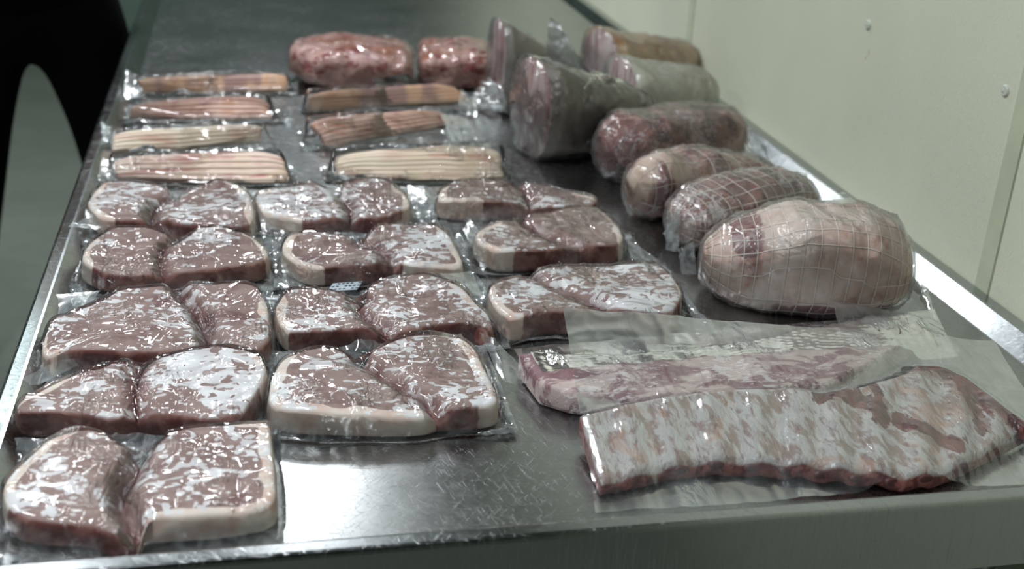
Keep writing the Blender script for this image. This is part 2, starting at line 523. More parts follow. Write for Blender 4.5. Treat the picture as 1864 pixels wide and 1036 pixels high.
MT['rack'] = mat_rack()
MT['rack2'] = mat_flesh('frosted_purple_ribs', ((124, 90, 96), (178, 160, 157), (196, 180, 174)), 26, (0.7, 1.4, 1), 0.1, white=0.6, thr=((0.46, 0.56), (0.60, 0.68)))
MT['rib_end'] = mat_flesh('fresh_rib_meat', ((150, 74, 70), (206, 164, 154), (178, 116, 90)), 26, (0.8, 1, 1.6), white=0.2)
MT['roast_red'] = mat_flesh('dark_red_roast', ((88, 50, 50), (136, 90, 84), (186, 150, 140)), 30, white=0.40)
MT['roast_mix'] = mat_flesh('marbled_roast', ((132, 84, 80), (186, 140, 126), (212, 188, 172)), 22, white=0.55, thr=((0.42, 0.52), (0.48, 0.58)))
MT['roast_mix2'] = mat_flesh('frosted_red_roast', ((118, 80, 76), (150, 108, 100), (194, 166, 154)), 24, white=0.7, thr=((0.42, 0.55), (0.58, 0.66)))
MT['roast_pale'] = mat_flesh('pale_fat_roast', ((176, 128, 114), (206, 174, 160), (222, 204, 194)), 16, white=0.4, thr=((0.36, 0.50), (0.46, 0.62)), dist=1.8, lean=(112, 72, 72))
MT['net'] = mat_simple('white_netting', (232, 222, 214), 0.6)
MT['skin_grey'] = mat_flesh('grey_pork_rind', ((142, 132, 126), (158, 148, 140), (132, 122, 116)), 8, white=0.04, bump=0.15)
MT['skin_tan'] = mat_flesh('tan_cured_rind', ((172, 126, 84), (196, 164, 124), (186, 176, 158)), 10, white=0.15)
MT['skin_cream'] = mat_flesh('cream_fat_rind', ((190, 180, 156), (206, 202, 186), (178, 150, 108)), 11, white=0.25, thr=((0.4, 0.5), (0.66, 0.72)))
MT['cut_face'] = mat_cut()
MT['bone'] = mat_simple('rib_bone', (88, 50, 50), 0.5, nscale=200, bstr=0.3)
MT['tag'] = mat_simple('pale_blue_label_paper', (176, 190, 200), 0.6, nscale=20, bstr=0.02)
MT['ink'] = mat_simple('label_ink', (40, 46, 60), 0.6)

# ------------------------------------------------------------------ room (setting)
WX = 0.895
ROOM = (-3.6, WX, -2.6, 6.6, -0.9, 1.95)


def struct(o): o['kind'] = 'structure'; return o


struct(boxes('floor', [(ROOM[0] - .1, WX + .1, ROOM[2] - .1, ROOM[3] + .1, -1.0, -0.9)], MT['floor']))
struct(boxes('ceiling', [(ROOM[0] - .1, WX + .1, ROOM[2] - .1, ROOM[3] + .1, 1.95, 2.05)], MT['ceil']))
struct(boxes('wall_left', [(ROOM[0] - .1, ROOM[0], ROOM[2], ROOM[3], -0.9, 1.95)], MT['room']))
struct(boxes('wall_back', [(ROOM[0] - .1, WX + .1, ROOM[3], ROOM[3] + .1, -0.9, 1.95)], MT['room_back']))
struct(boxes('wall_front', [(ROOM[0] - .1, WX + .1, ROOM[2] - .1, ROOM[2], -0.9, 1.95)], MT['room']))
wr = bpy.data.objects.new('wall_right', None); COL.objects.link(wr); struct(wr)
wr.location = (WX, 0, -0.9)
PY = [ROOM[2], 0.014, 1.219, 2.34, 3.5, 4.7, 5.7, ROOM[3]]       # joints between the wall panels


def child(o, root):
    o.parent = root
    o.matrix_parent_inverse = Matrix.Translation(-Vector(root.location))
    return o


child(boxes('backing', [(WX + .012, WX + .1, ROOM[2], ROOM[3], -0.9, 1.95)], MT['seam']), wr)
for a, b in zip(PY[:-1], PY[1:]):
    child(boxes('wall_panel', [(WX, WX + .012, a + .0012, b - .0012, -0.9, 1.95)], MT['wall'], bevel=0.0012), wr)
    if b < 3:
        child(boxes('edge_strip', [(WX - .0006, WX + .004, b + .0014, b + .030, -0.9, 1.95)], MT['wallstrip']), wr)


def onx(px, py, x):
    d = M @ np.array([px - W / 2, H / 2 - py, -F]); t = x / d[0]
    return CAMP + t * d


def rivet(y, z):
    V, Fc = [], []
    n = 24; prof = [(0.0075, 0), (0.0075, 0.0012), (0.0066, 0.0025), (0.0052, 0.0034), (0.0045, 0.0030), (0.0025, 0.0046), (0.0, 0.0050)]
    for r, h in prof:
        for i in range(n):
            a = 2 * math.pi * i / n; V.append((-h, r * math.cos(a), r * math.sin(a)))
    Fc = ring_faces(len(prof), n)
    o = mesh_obj('rivet', V, Fc, MT['rivet']); o.location = (WX, y, z)
    child(o, wr)
    return o


r1p = onx(1581, 45, WX); r2p = onx(1831, 165, WX)
rivet(r1p[1], r1p[2]); rivet(r2p[1], r2p[2])
rivet(r1p[1] + (r1p[1] - r2p[1]), r1p[2] + 0.01); rivet(r2p[1], r2p[2] + 0.35); rivet(r1p[1], r1p[2] + 0.35); rivet(r2p[1] - .07, r2p[2])

for loc, sx, sy, p, c in LAMPS:
    lt = thing('ceiling_light', (loc[0], loc[1], 1.95), 'white ceiling lamp housing above %s' % {17: 'the middle of the steel table, added for film sparkle', 27: 'the far end of the steel table', 5: 'the floor beyond the person', 31: 'the near end of the steel table', 12: 'the aisle beside the person', 6: 'the aisle behind the camera'}[p], 'lamp', 'ceiling lamps')
    child(boxes('housing', [(loc[0] - .12, loc[0] + .12, loc[1] - .68, loc[1] + .68, 1.72, 1.95)], MT['lampbody'], bevel=.01), lt)

# ------------------------------------------------------------------ steel table
TZ = 0.0
tb = thing('steel_table', (0.33, 0.80, -0.9), 'long brushed stainless steel table with raised edges against the pale panelled wall', 'table')
XL, XR, YF, YB = -0.200, 0.850, 0.836, 4.60


def loop(oL, oR, oF, oB, z, n=1):
    """points of a rectangle round the tray bottom, pushed out by o per side"""
    x0, x1, y0, y1 = XL - oL, XR + oR, YF - oF, YB + oB
    return [(x0, y0, z), (x1, y0, z), (x1, y1, z), (x0, y1, z)]


prof_in = [(0, 0, 0, 0, 0.0), (.002, .002, .002, .002, .0004), (.0215, .0215, .0215, .0215, .0168), (.0235, .0235, .0235, .0235, .0186), (.026, .026, .026, .026, .0193)]
V = []
for p in prof_in: V += loop(*p)
Fc = ring_faces(len(prof_in), 4)
NYG = 1
V0 = len(V)
tray = mesh_obj('tray_bottom', loop(0, 0, 0, 0, 0) + loop(.0, .0, .0, .0, -.0015), [(0, 1, 2, 3), (7, 6, 5, 4)] + ring_faces(2, 4), MT['steel'], smooth=False)
child(tray, tb)
rim_p = prof_in[1:] + [(.037, .0405, .037, .037, .0193), (.0395, .043, .0395, .0395, .0186), (.0408, .0443, .0408, .0408, .0168), (.0412, .0447, .0412, .0412, .014), (.0412, .0447, .0412, .0412, -.055), (.030, .033, .030, .030, -.055), (.030, .033, .030, .030, -.052), (.038, .0415, .038, .038, -.052), (.038, .0415, .038, .038, .012), (.0, .0, .0, .0, -.003)]
rim_p = [(0, 0, 0, 0, 0.0)] + rim_p
V = []
for p in rim_p: V += loop(*p)
rim = mesh_obj('raised_rim', V, ring_faces(len(rim_p), 4), MT['steel_edge'])
for poly in rim.data.polygons: poly.use_smooth = False
child(rim, tb)
legm = []
for x in (XL + .05, XR - .05):
    for y in (1.0, 2.7, 4.45):
        V = []; Fc = []; n = 20
        pr = [(.020, -.052), (.020, -.86), (.026, -.865), (.026, -.885), (.017, -.9)]
        for r, z in pr:
            for i in range(n): V.append((x + r * math.cos(2 * math.pi * i / n), y + r * math.sin(2 * math.pi * i / n), z))
        V.append((x, y, -.9))
        Fc = ring_faces(len(pr), n) + [(len(V) - 1, (len(pr) - 1) * n + (i + 1) % n, (len(pr) - 1) * n + i) for i in range(n)]
        child(mesh_obj('leg', V, Fc, MT['steel_edge']), tb)
child(boxes('cross_rail', [(XL + .03, XL + .07, 1.0, 4.45, -.70, -.66)], MT['steel_edge'], bevel=.004), tb)
child(boxes('cross_rail', [(XR - .07, XR - .03, 1.0, 4.45, -.70, -.66)], MT['steel_edge'], bevel=.004), tb)
child(boxes('undershelf', [(XL + .03, XR - .03, 1.0, 4.45, -.66, -.655)], MT['steel'], bevel=.001), tb)


# ------------------------------------------------------------------ film around a flat pack
def poly_rays(c, D, B):
    """distance from c along the unit directions D to the polygon B"""
    A = B; A2 = np.roll(B, -1, 0); E = A2 - A
    out = np.zeros(len(D))
    for i, d in enumerate(D):
        den = d[0] * E[:, 1] - d[1] * E[:, 0]
        den = np.where(abs(den) < 1e-12, 1e-12, den)
        w = A - c
        t = (w[:, 0] * E[:, 1] - w[:, 1] * E[:, 0]) / den
        u = (w[:, 0] * d[1] - w[:, 1] * d[0]) / den
        ok = (u >= -1e-6) & (u <= 1 + 1e-6) & (t > 0)
        out[i] = t[ok].max() if ok.any() else np.nan
    bad = np.isnan(out)
    if bad.any(): out[bad] = np.interp(np.flatnonzero(bad), np.flatnonzero(~bad), out[~bad])
    return out


def film_pack(P, Hf, e, bag, seed, parent, mat, amp=0.0018, zf=0.0012, n=280, wrinkle_c=None, conc=8, lift=0.006, nt=46):
    """vacuum film: over the top, down the sides, then a crinkled flange out to the bag outline"""
    c = area_centroid(P)
    P = resample(P, n, True)
    d = P - c; r = np.hypot(d[:, 0], d[:, 1]); D = d / r[:, None]
    rs = csmooth(r[:, None], conc)[:, 0]
    R = np.maximum(r, rs * 0.995) + 0.0022
    R = csmooth(R[:, None], 1)[:, 0]
    PF = c + D * R[:, None]
    RB = poly_rays(c, D, bag)
    RB = np.maximum(RB, R + 0.006)
    rings = []; zs = []
    s = 1 - (1 - np.linspace(0.02, 1, nt)) ** 1.35
    for q in s: rings.append(c + D * (R * q)[:, None]); zs.append(None)
    top_n = len(rings)
    X = np.array([g[:, 0] for g in rings]); Y = np.array([g[:, 1] for g in rings])
    dist = pdist(X, Y, PF)
    hz = Hf(X, Y)
    dd = np.clip(dist, 0, e)
    Zt = hz - e + np.sqrt(np.maximum(e * e - (e - dd) ** 2, 0)) + 0.0012
    wc = c if wrinkle_c is None else np.array(wrinkle_c)
    ang = np.arctan2(Y - wc[1], X - wc[0]); rr = np.hypot(X - wc[0], Y - wc[1])
    wn = noise(np.cos(ang) * 3.2 + 5, np.sin(ang) * 3.2 + 5, rr * 14, seed)
    wn3 = noise(X * 24 + 6 * noise(X * 7, Y * 7, 0, seed + 15), Y * 30, 6.2, seed + 11)
    wn2 = noise(X * 55 + 9 * noise(X * 9, Y * 9, 0, seed + 5), Y * 38, 2.2, seed + 1)
    msk = ss(0.35, 0.65, noise(X * 16, Y * 16, 0, seed + 2))
    wr_ = amp * (ridge(wn, 7) * np.exp(-rr / 0.07) * 1.6 + ridge(wn2, 8) * msk * 0.8 + ridge(wn3, 14) * (1.25 - msk) * 1.3)
    Zt = Zt + wr_ * ss(0.0, 0.012, rr) * ss(0.0, 0.010, np.hypot(X - c[0], Y - c[1]))
    allX, allY, allZ = [X], [Y], [Zt]
    z0 = Zt[-1]
    ns = 7
    tent = np.clip(0.003 + 0.012 * ss(.45, .8, noise(PF[:, 0] * 18, PF[:, 1] * 18, 7, seed + 12)), 0, (RB - R) * .6)
    for k in range(1, ns + 1):
        t = k / ns
        fl = 0.0012 * math.sin(t * math.pi) + tent * t ** 2.2
        fold = 0.0022 * ridge(noise(PF[:, 0] * 60, PF[:, 1] * 60, t * 1.2, seed + 3), 4) * math.sin(min(t, .9) * math.pi * .6)
        rad = R + fl + fold
        g = c + D * rad[:, None]
        zz = z0 * (1 - t) ** 1.0 + (zf + 0.0006) * t
        allX.append(g[None, :, 0]); allY.append(g[None, :, 1]); allZ.append(zz[None])
    Rb0 = R + tent
    nf = 11
    phase = noise(PF[:, 0] * 22, PF[:, 1] * 22, 0, seed + 4)
    for k in range(1, nf + 1):
        t = k / nf
        rad = Rb0 + (RB - Rb0) * t
        g = c + D * rad[:, None]
        cr = ridge(noise(g[:, 0] * 75, g[:, 1] * 75, 0.5, seed + 6), 2.0) * 0.6 + ridge(noise(g[:, 0] * 34, g[:, 1] * 34, 4.5, seed + 7), 3)
        up = lift * ss(0.5, 0.8, phase) * t * t
        wdt = np.clip((RB - Rb0) / 0.02, 0.1, 1)
        zz = zf + (0.0045 * cr * min(1, t * 3) + up) * wdt
        allX.append(g[None, :, 0]); allY.append(g[None, :, 1]); allZ.append(zz[None])
    X = np.vstack(allX); Y = np.vstack(allY); Z = np.vstack(allZ)
    nr = X.shape[0]
    V = np.stack([X.ravel(), Y.ravel(), Z.ravel()], 1)
    V = np.vstack([V, [[c[0], c[1], Z[0].mean()]]])
    Fc = [(b, a, d_, c_) for a, b, c_, d_ in ring_faces(nr, n)]
    Fc += [(len(V) - 1, i, (i + 1) % n) for i in range(n)]
    lo = np.concatenate([np.zeros(top_n * n), np.repeat(np.linspace(.1, .7, ns), n) * np.tile(ss(.003, .010, tent), ns), np.ones(nf * n), [0]])
    o = mesh_obj('vacuum_bag', V, Fc, mat, None, {'loose': lo})
    return o


def bagrect(P, ml, mr, mb, mf, seed, jit=0.004, ang=0.0, k=0.35):
    """the flat outline of a bag round the footprint P with margins left, right, back, front"""
    rng = random.Random(seed)
    x0, y0 = P.min(0); x1, y1 = P.max(0)
    x0 -= ml; x1 += mr; y0 -= mf; y1 += mb
    j = lambda: (rng.random() - .5) * 2 * jit
    pts = [(x0 + j(), y0 + j()), ((x0 + x1) / 2, y0 + j() * .6), (x1 + j(), y0 + j()), (x1 + j() * .6, (y0 + y1) / 2), (x1 + j(), y1 + j()), ((x0 + x1) / 2, y1 + j() * .6), (x0 + j(), y1 + j()), (x0 + j() * .6, (y0 + y1) / 2)]
    return np.array(pts)


# ------------------------------------------------------------------ pork chop packs
def slab(name, P, Hf, e, fat, crease_line, seed, parent, mat, zb=0.0018, n=150, frost=0.0, fatname='fat_cap', nt=34, flare=0.002, fatw=0.011):
    """one slice with rounded edges; fat(angle in degrees) gives how much of the rim there is fat"""
    P = resample(P, n, True); c = area_centroid(P)
    if ((P[:, 0] * np.roll(P[:, 1], -1) - np.roll(P[:, 0], -1) * P[:, 1]).sum()) < 0: P = P[::-1]
    d = P - c
    s = 1 - (1 - np.linspace(0.03, 1, nt)) ** 1.6
    X = c[0] + d[None, :, 0] * s[:, None]; Y = c[1] + d[None, :, 1] * s[:, None]
    dist = pdist(X, Y, P)
    dd = np.clip(dist, 0, e)
    Z = Hf(X, Y) - e + np.sqrt(np.maximum(e * e - (e - dd) ** 2, 0)) - 0.0009
    Z += 0.0008 * (fbm(X * 90, Y * 90, 0, seed, 2) - .7)
    r = np.hypot(d[:, 0], d[:, 1]); Dn = d / r[:, None]
    rows = [X], [Y], [Z]
    z0 = Z[-1]; ns = 8
    for k in range(1, ns + 1):
        t = k / ns
        off = flare * math.sin(t * math.pi * 0.8) - (0.004 if k == ns else 0) + 0.0008 * (noise(P[:, 0] * 80, P[:, 1] * 80, t * 3, seed) - .5)
        rows[0].append((P[:, 0] + Dn[:, 0] * off)[None]); rows[1].append((P[:, 1] + Dn[:, 1] * off)[None])
        rows[2].append((z0 * (1 - t) + zb * t)[None])
    X, Y, Z = [np.vstack(q) for q in rows]
    nr = X.shape[0]
    V = np.stack([X.ravel(), Y.ravel(), Z.ravel()], 1)
    V = np.vstack([V, [[c[0], c[1], Z[0].mean()]], [[c[0], c[1], zb]]])
    angd = np.degrees(np.arctan2(d[:, 1], d[:, 0]))
    fa = np.array([fat(a) for a in angd])
    fa = csmooth(fa[:, None], 3)[:, 0]
    ringd = np.vstack([dist, np.zeros((ns, n))])
    wid = fatw * (0.7 + 0.6 * noise(P[:, 0] * 40, P[:, 1] * 40, 0, seed + 9))
    FA = np.clip(fa[None] * 1.4 * (1 - ss(0.6, 1.3, ringd / np.maximum(wid * np.clip(fa, .05, 1), 1e-4)[None])), 0, 1)
    SD = np.vstack([ss(e * .55, 0.0, dist), np.ones((ns, n))])
    if crease_line is not None:
        CR = np.exp(-(pdist(X, Y, crease_line, False) / 0.011) ** 2) * (0.35 + 0.65 * ss(.3, .6, noise(X * 50, Y * 50, 0, seed + 4)))
    else: CR = np.zeros_like(X)
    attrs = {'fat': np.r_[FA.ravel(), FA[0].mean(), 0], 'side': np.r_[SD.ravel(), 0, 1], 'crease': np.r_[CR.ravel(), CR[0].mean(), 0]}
    faces = ring_faces(nr, n)
    faces += [(len(V) - 2, (i + 1) % n, i) for i in range(n)]
    bl = (nr - 1) * n
    faces += [(len(V) - 1, bl + i, bl + (i + 1) % n) for i in range(n)]
    fv = attrs['fat']
    body = [f for f in faces if np.mean([fv[i] for i in f]) <= 0.5]
    fatf = [f for f in faces if np.mean([fv[i] for i in f]) > 0.5]

    def sub(nm, fs):
        used = sorted({i for f in fs for i in f}); mp = {v: k for k, v in enumerate(used)}
        return mesh_obj(nm, V[used], [tuple(mp[i] for i in f)[::-1] for f in fs], mat, None, {k: a[used] for k, a in attrs.items()})
    o = sub(name, body)
    o['pack_seed'] = seed * 1.37; o['frost'] = frost
    res = [o]
    if len(fatf) > 20:
        g = sub(fatname, fatf); g['pack_seed'] = seed * 1.37; g['frost'] = frost
        res.append(g)
    return res


def fat_ranges(rs):
    def f(a):
        v = 0.0
        for lo, hi, am in rs:
            for k in (-360, 0, 360):
                x = a + k
                v = max(v, am * float(ss(lo - 8, lo + 8, np.array(x)) * (1 - ss(hi - 8, hi + 8, np.array(x)))))
        return v
    return f


def chop_pack(reg, outline, crease, h, seed, label, margins=(.016, .016, .010, .008), fatA=((120, 235, 1),), fatB=((-60, 60, 1),), frost=0.0, dip=0.009, film='film', tilt=(0, 0), parts=None, lift=0.006, zf=0.0012, bump=0.0042, e=0.0055):
    O = np.array([un(x, y, h)[:2] for x, y in zpx(reg, outline)])
    C = np.array([un(x, y, h)[:2] for x, y in zpx(reg, crease)])
    P = smooth_closed(O, 200)
    if ((P[:, 0] * np.roll(P[:, 1], -1) - np.roll(P[:, 0], -1) * P[:, 1]).sum()) < 0: P = P[::-1]
    ctr = area_centroid(P)
    Cs = resample(C, 30)
    t = thing('pork_chop_pack', (float(ctr[0]), float(ctr[1]), 0.0), label, 'meat pack', 'vacuum packed pork chops')

    def Hf(X, Y):
        dc = pdist(np.asarray(X), np.asarray(Y), Cs, False)
        return (h + bump * 2 * (fbm(X * 14, Y * 14, 0, seed, 2) - .5) + tilt[0] * (X - ctr[0]) + tilt[1] * (Y - ctr[1]) - dip * np.exp(-(dc / 0.010) ** 2)
                - 0.0016 * ridge(noise(X * 26, Y * 14, 3, seed + 8), 4)
                - 0.0042 * np.exp(-dc / 0.035) * ridge(noise((X - ctr[0]) * 16 + (Y - ctr[1]) * 9 * (1 if seed % 2 else -1), (Y - ctr[1]) * 30, 5, seed + 18), 4))
    i0 = int(np.argmin(np.hypot(*(P - C[0]).T))); i1 = int(np.argmin(np.hypot(*(P - C[-1]).T)))

    def arc(a, b):
        k = []; i = a
        while i != b: k.append(i); i = (i + 1) % len(P)
        return P[k + [b]]
    A = arc(i0, i1); B = arc(i1, i0)
    inner = Cs[2:-2]
    h1 = np.vstack([A, inner[::-1]]); h2 = np.vstack([B, inner])
    left, right = (h1, h2) if h1[:, 0].mean() < h2[:, 0].mean() else (h2, h1)
    gap = 0.0006
    for hp, fr in ((left, fatA), (right, fatB)):
        cc = hp.mean(0)
        q = cc + (hp - cc) * (1 - gap / 0.06)
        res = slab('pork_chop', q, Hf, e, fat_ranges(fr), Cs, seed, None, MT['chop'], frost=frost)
        child(res[0], t)
        if len(res) > 1:
            res[1].parent = res[0]; res[1].matrix_parent_inverse = res[0].matrix_parent_inverse.copy() @ Matrix.Identity(4)
            res[1].matrix_parent_inverse = Matrix.Identity(4)
    bag = bagrect(P, *margins, seed) if not isinstance(margins, np.ndarray) else margins
    f = film_pack(P, Hf, e, bag, seed, t, MT[film], wrinkle_c=Cs[len(Cs) // 2], lift=lift, zf=zf)
    child(f, t)
    return t


CH = [
 dict(reg='R1', h=.029, seed=1, frost=0.02, label='pork chop pack in the near left corner against the front rim of the table',
      outline=[(280, 195), (400, 150), (545, 120), (640, 140), (700, 175), (790, 225), (870, 258), (960, 215), (1060, 140), (1200, 100), (1400, 85), (1600, 74), (1690, 78), (1710, 200), (1730, 400), (1715, 580), (1500, 650), (1200, 680), (910, 700), (850, 790), (760, 790), (640, 760), (500, 715), (230, 700), (60, 640), (10, 520), (30, 430), (100, 360), (200, 275)],
      crease=[(870, 262), (840, 350), (770, 440), (755, 520), (780, 620), (835, 720), (848, 785)], margins=(.006, .006, .012, .004),
      fatA=((95, 215, 1),), fatB=((-120, 75, 1),), dip=.013),
 dict(reg='R2', h=.031, seed=2, frost=0.07, label='heavily frosted pork chop pack, second from the near end in the left column',
      outline=[(190, 770), (330, 700), (480, 640), (640, 610), (700, 575), (830, 560), (950, 530), (1100, 500), (1300, 475), (1450, 485), (1610, 520), (1675, 600), (1640, 720), (1570, 830), (1510, 900), (1300, 925), (1050, 880), (900, 890), (700, 905), (400, 880), (180, 890), (100, 880), (110, 820)],
      crease=[(905, 545), (860, 650), (840, 760), (860, 885)], margins=(.012, .010, .016, .006),
      fatA=((120, 200, .8),), fatB=((-20, 45, .8),), dip=.005),
 dict(reg='R2', h=.031, seed=3, frost=-0.02, label='pork chop pack with a raised middle fold, third from near end of left column',
      outline=[(330, 300), (480, 240), (620, 190), (760, 110), (1000, 92), (1100, 62), (1250, 75), (1450, 70), (1600, 95), (1670, 180), (1690, 280), (1690, 430), (1590, 500), (1450, 470), (1350, 440), (1250, 470), (1000, 500), (700, 510), (420, 490), (300, 520), (255, 480), (270, 400)],
      crease=[(1110, 70), (1150, 140), (1240, 220), (1290, 330), (1320, 440)], margins=(.016, .010, .014, .006),
      fatA=((190, 230, .5),), fatB=((-40, 40, .9),), dip=.014),
 dict(reg='R4', h=.030, seed=4, frost=0.04, label='pork chop pack with crescent frost marks, fourth from near end of left column',
      outline=[(420, 412), (560, 405), (700, 420), (800, 450), (890, 480), (980, 472), (1060, 430), (1180, 410), (1350, 420), (1480, 490), (1570, 590), (1560, 640), (1450, 680), (1250, 700), (1000, 725), (800, 730), (640, 745), (480, 750), (330, 730), (210, 670), (200, 610), (250, 530), (330, 460)],
      crease=[(890, 482), (790, 540), (770, 640), (795, 728)], margins=(.014, .012, .010, .008),
      fatA=((130, 235, .9),), fatB=((-30, 60, .7),), dip=.008),
 dict(reg='R4', h=.029, seed=5, frost=0.0, label='pork chop pack with two smooth round lobes, farthest of the left column',
      outline=[(370, 76), (480, 70), (620, 75), (740, 90), (830, 130), (856, 176), (950, 160), (1050, 110), (1180, 70), (1300, 90), (1420, 140), (1460, 220), (1465, 330), (1410, 390), (1200, 400), (1050, 395), (900, 385), (720, 350), (600, 350), (430, 355), (320, 335), (240, 250), (250, 180), (310, 110)],
      crease=[(856, 182), (760, 205), (710, 260), (712, 350)], margins=(.024, .010, .010, .010),
      fatA=((110, 262, 1),), fatB=((-50, 80, 1),), dip=.012),
 dict(reg='R3', h=.031, seed=6, frost=0.05, label='pork chop pack with white fat front beside the bare steel, nearest of middle column',
      outline=[(130, 530), (200, 490), (300, 455), (400, 445), (500, 465), (605, 508), (660, 470), (750, 420), (860, 375), (1000, 360), (1130, 362), (1220, 390), (1290, 460), (1340, 560), (1390, 660), (1415, 750), (1380, 785), (1250, 800), (1050, 806), (980, 830), (800, 838), (500, 832), (250, 822), (110, 800), (60, 755), (60, 700), (80, 600)],
      crease=[(605, 510), (720, 580), (850, 660), (980, 720), (1045, 806)], margins=(.008, .016, .010, .004),
      fatA=((120, 330, 1),), fatB=((-70, 75, 1),), dip=.008, lift=.012),
 dict(reg='R3', h=.031, seed=7, frost=0.05, label='pork chop pack with rust red front side, second from near end of middle column',
      outline=[(180, 104), (330, 110), (480, 130), (620, 152), (650, 90), (750, 42), (880, 20), (1020, 22), (1120, 60), (1220, 120), (1300, 190), (1370, 260), (1380, 325), (1250, 300), (1080, 305), (880, 345), (780, 355), (660, 330), (400, 345), (250, 348), (160, 340), (110, 280), (105, 190)],
      crease=[(622, 152), (580, 200), (640, 260), (700, 305), (770, 352)], margins=(.010, .020, .012, .010),
      fatA=((130, 230, 1),), fatB=((-25, 50, 1),), dip=.008),
 dict(reg='R5', h=.030, seed=8, frost=0.10, label='pork chop pack with a gap between its lobes, third from near end of middle column',
      outline=[(310, 492), (450, 475), (600, 477), (700, 500), (830, 543), (870, 490), (960, 430), (1100, 410), (1300, 410), (1400, 440), (1480, 520), (1540, 620), (1560, 700), (1400, 718), (1200, 712), (1080, 672), (1000, 675), (900, 712), (700, 715), (500, 730), (380, 705), (280, 640), (250, 570)],
      crease=[(832, 545), (930, 570), (1010, 620), (1050, 672)], margins=(.010, .020, .010, .010),
      fatA=((120, 255, 1),), fatB=((-110, 60, 1),), dip=.009),
 dict(reg='R5', h=.029, seed=9, frost=0.04, label='farthest pork chop pack of the middle column, in front of the pale striped bacon',
      outline=[(70, 190), (200, 160), (350, 150), (480, 122), (560, 160), (665, 172), (700, 120), (800, 78), (940, 66), (1030, 90), (1100, 150), (1160, 210), (1180, 290), (1100, 330), (1000, 362), (880, 370), (745, 362), (560, 365), (400, 372), (250, 350), (130, 330), (70, 260)],
      crease=[(665, 175), (720, 230), (750, 300), (748, 358)], margins=(.010, .035, .008, .010),
      fatA=((110, 262, 1),), fatB=((-60, 60, 1),), dip=.009),
 dict(reg='R6', h=.033, seed=10, frost=-0.03, label='slim pork chop pack with dark red front side, farthest of the right column',
      outline=[(130, 122), (230, 85), (400, 72), (540, 76), (700, 92), (800, 122), (900, 152), (985, 182), (980, 215), (900, 228), (760, 225), (620, 195), (500, 192), (350, 195), (210, 196), (115, 180)],
      crease=[(545, 78), (600, 130), (628, 195)], margins=(.008, .008, .014, .010),
      fatA=((150, 255, 1),), fatB=((-30, 20, 1),), dip=.006),
 dict(reg='R6', h=.033, seed=11, frost=-0.06, label='smooth pork chop pack with little frost in the middle of the right column',
      outline=[(340, 350), (420, 315), (575, 290), (700, 265), (850, 240), (990, 236), (1070, 280), (1120, 345), (1140, 410), (1070, 440), (960, 432), (900, 442), (780, 455), (600, 470), (450, 470), (370, 440), (320, 395)],
      crease=[(575, 292), (660, 350), (780, 400), (900, 440)], margins=(.022, .026, .008, .006),
      fatA=((100, 250, 1),), fatB=((-60, 70, .9),), dip=.006),
 dict(reg='R6', h=.035, seed=12, frost=0.07, label='pork chop pack with fine frost specks, nearest of right column beside the rib bags',
      outline=[(400, 662), (500, 612), (620, 582), (800, 552), (1000, 541), (1200, 540), (1330, 545), (1400, 590), (1468, 690), (1440, 770), (1390, 805), (1200, 803), (1040, 772), (860, 798), (700, 805), (540, 835), (470, 805), (410, 740)],
      crease=[(620, 585), (760, 660), (900, 720), (1040, 768)], margins=(.008, .022, .008, .010),
      fatA=((140, 245, .9),), fatB=((-40, 10, .5),), dip=.006),
]
packs = [chop_pack(**c) for c in CH]


lp = [un(*q, .012) for q in ((596, 530), (650, 527), (660, 512), (606, 516))]
pl = mesh_obj('printed_label', [tuple(q) for q in lp] + [(q[0], q[1], q[2] - .0004) for q in lp], [(0, 1, 2, 3), (7, 6, 5, 4), (0, 4, 5, 1), (1, 5, 6, 2), (2, 6, 7, 3), (3, 7, 4, 0)], MT['tag'], smooth=False)
pl['label'] = 'small pale label with fine dark print'
child(pl, packs[6])
V_, F_2 = [], []
for r_ in range(3):
    for k_ in range(7):
        if (r_ * 7 + k_) % 5 == 4: continue
        o_ = len(V_)
        for uu_, vv_ in ((k_ / 7 + .05, r_ / 3 + .12), (k_ / 7 + .14, r_ / 3 + .12), (k_ / 7 + .14, r_ / 3 + .24), (k_ / 7 + .05, r_ / 3 + .24)):
            q = (lp[0] * (1 - uu_) + lp[1] * uu_) * (1 - vv_) + (lp[3] * (1 - uu_) + lp[2] * uu_) * vv_
            V_.append((q[0], q[1], q[2] + .0003))
        F_2.append((o_, o_ + 1, o_ + 2, o_ + 3))
ink = mesh_obj('print', V_, F_2, MT['ink'], pl, smooth=False); ink.matrix_parent_inverse = Matrix.Identity(4)


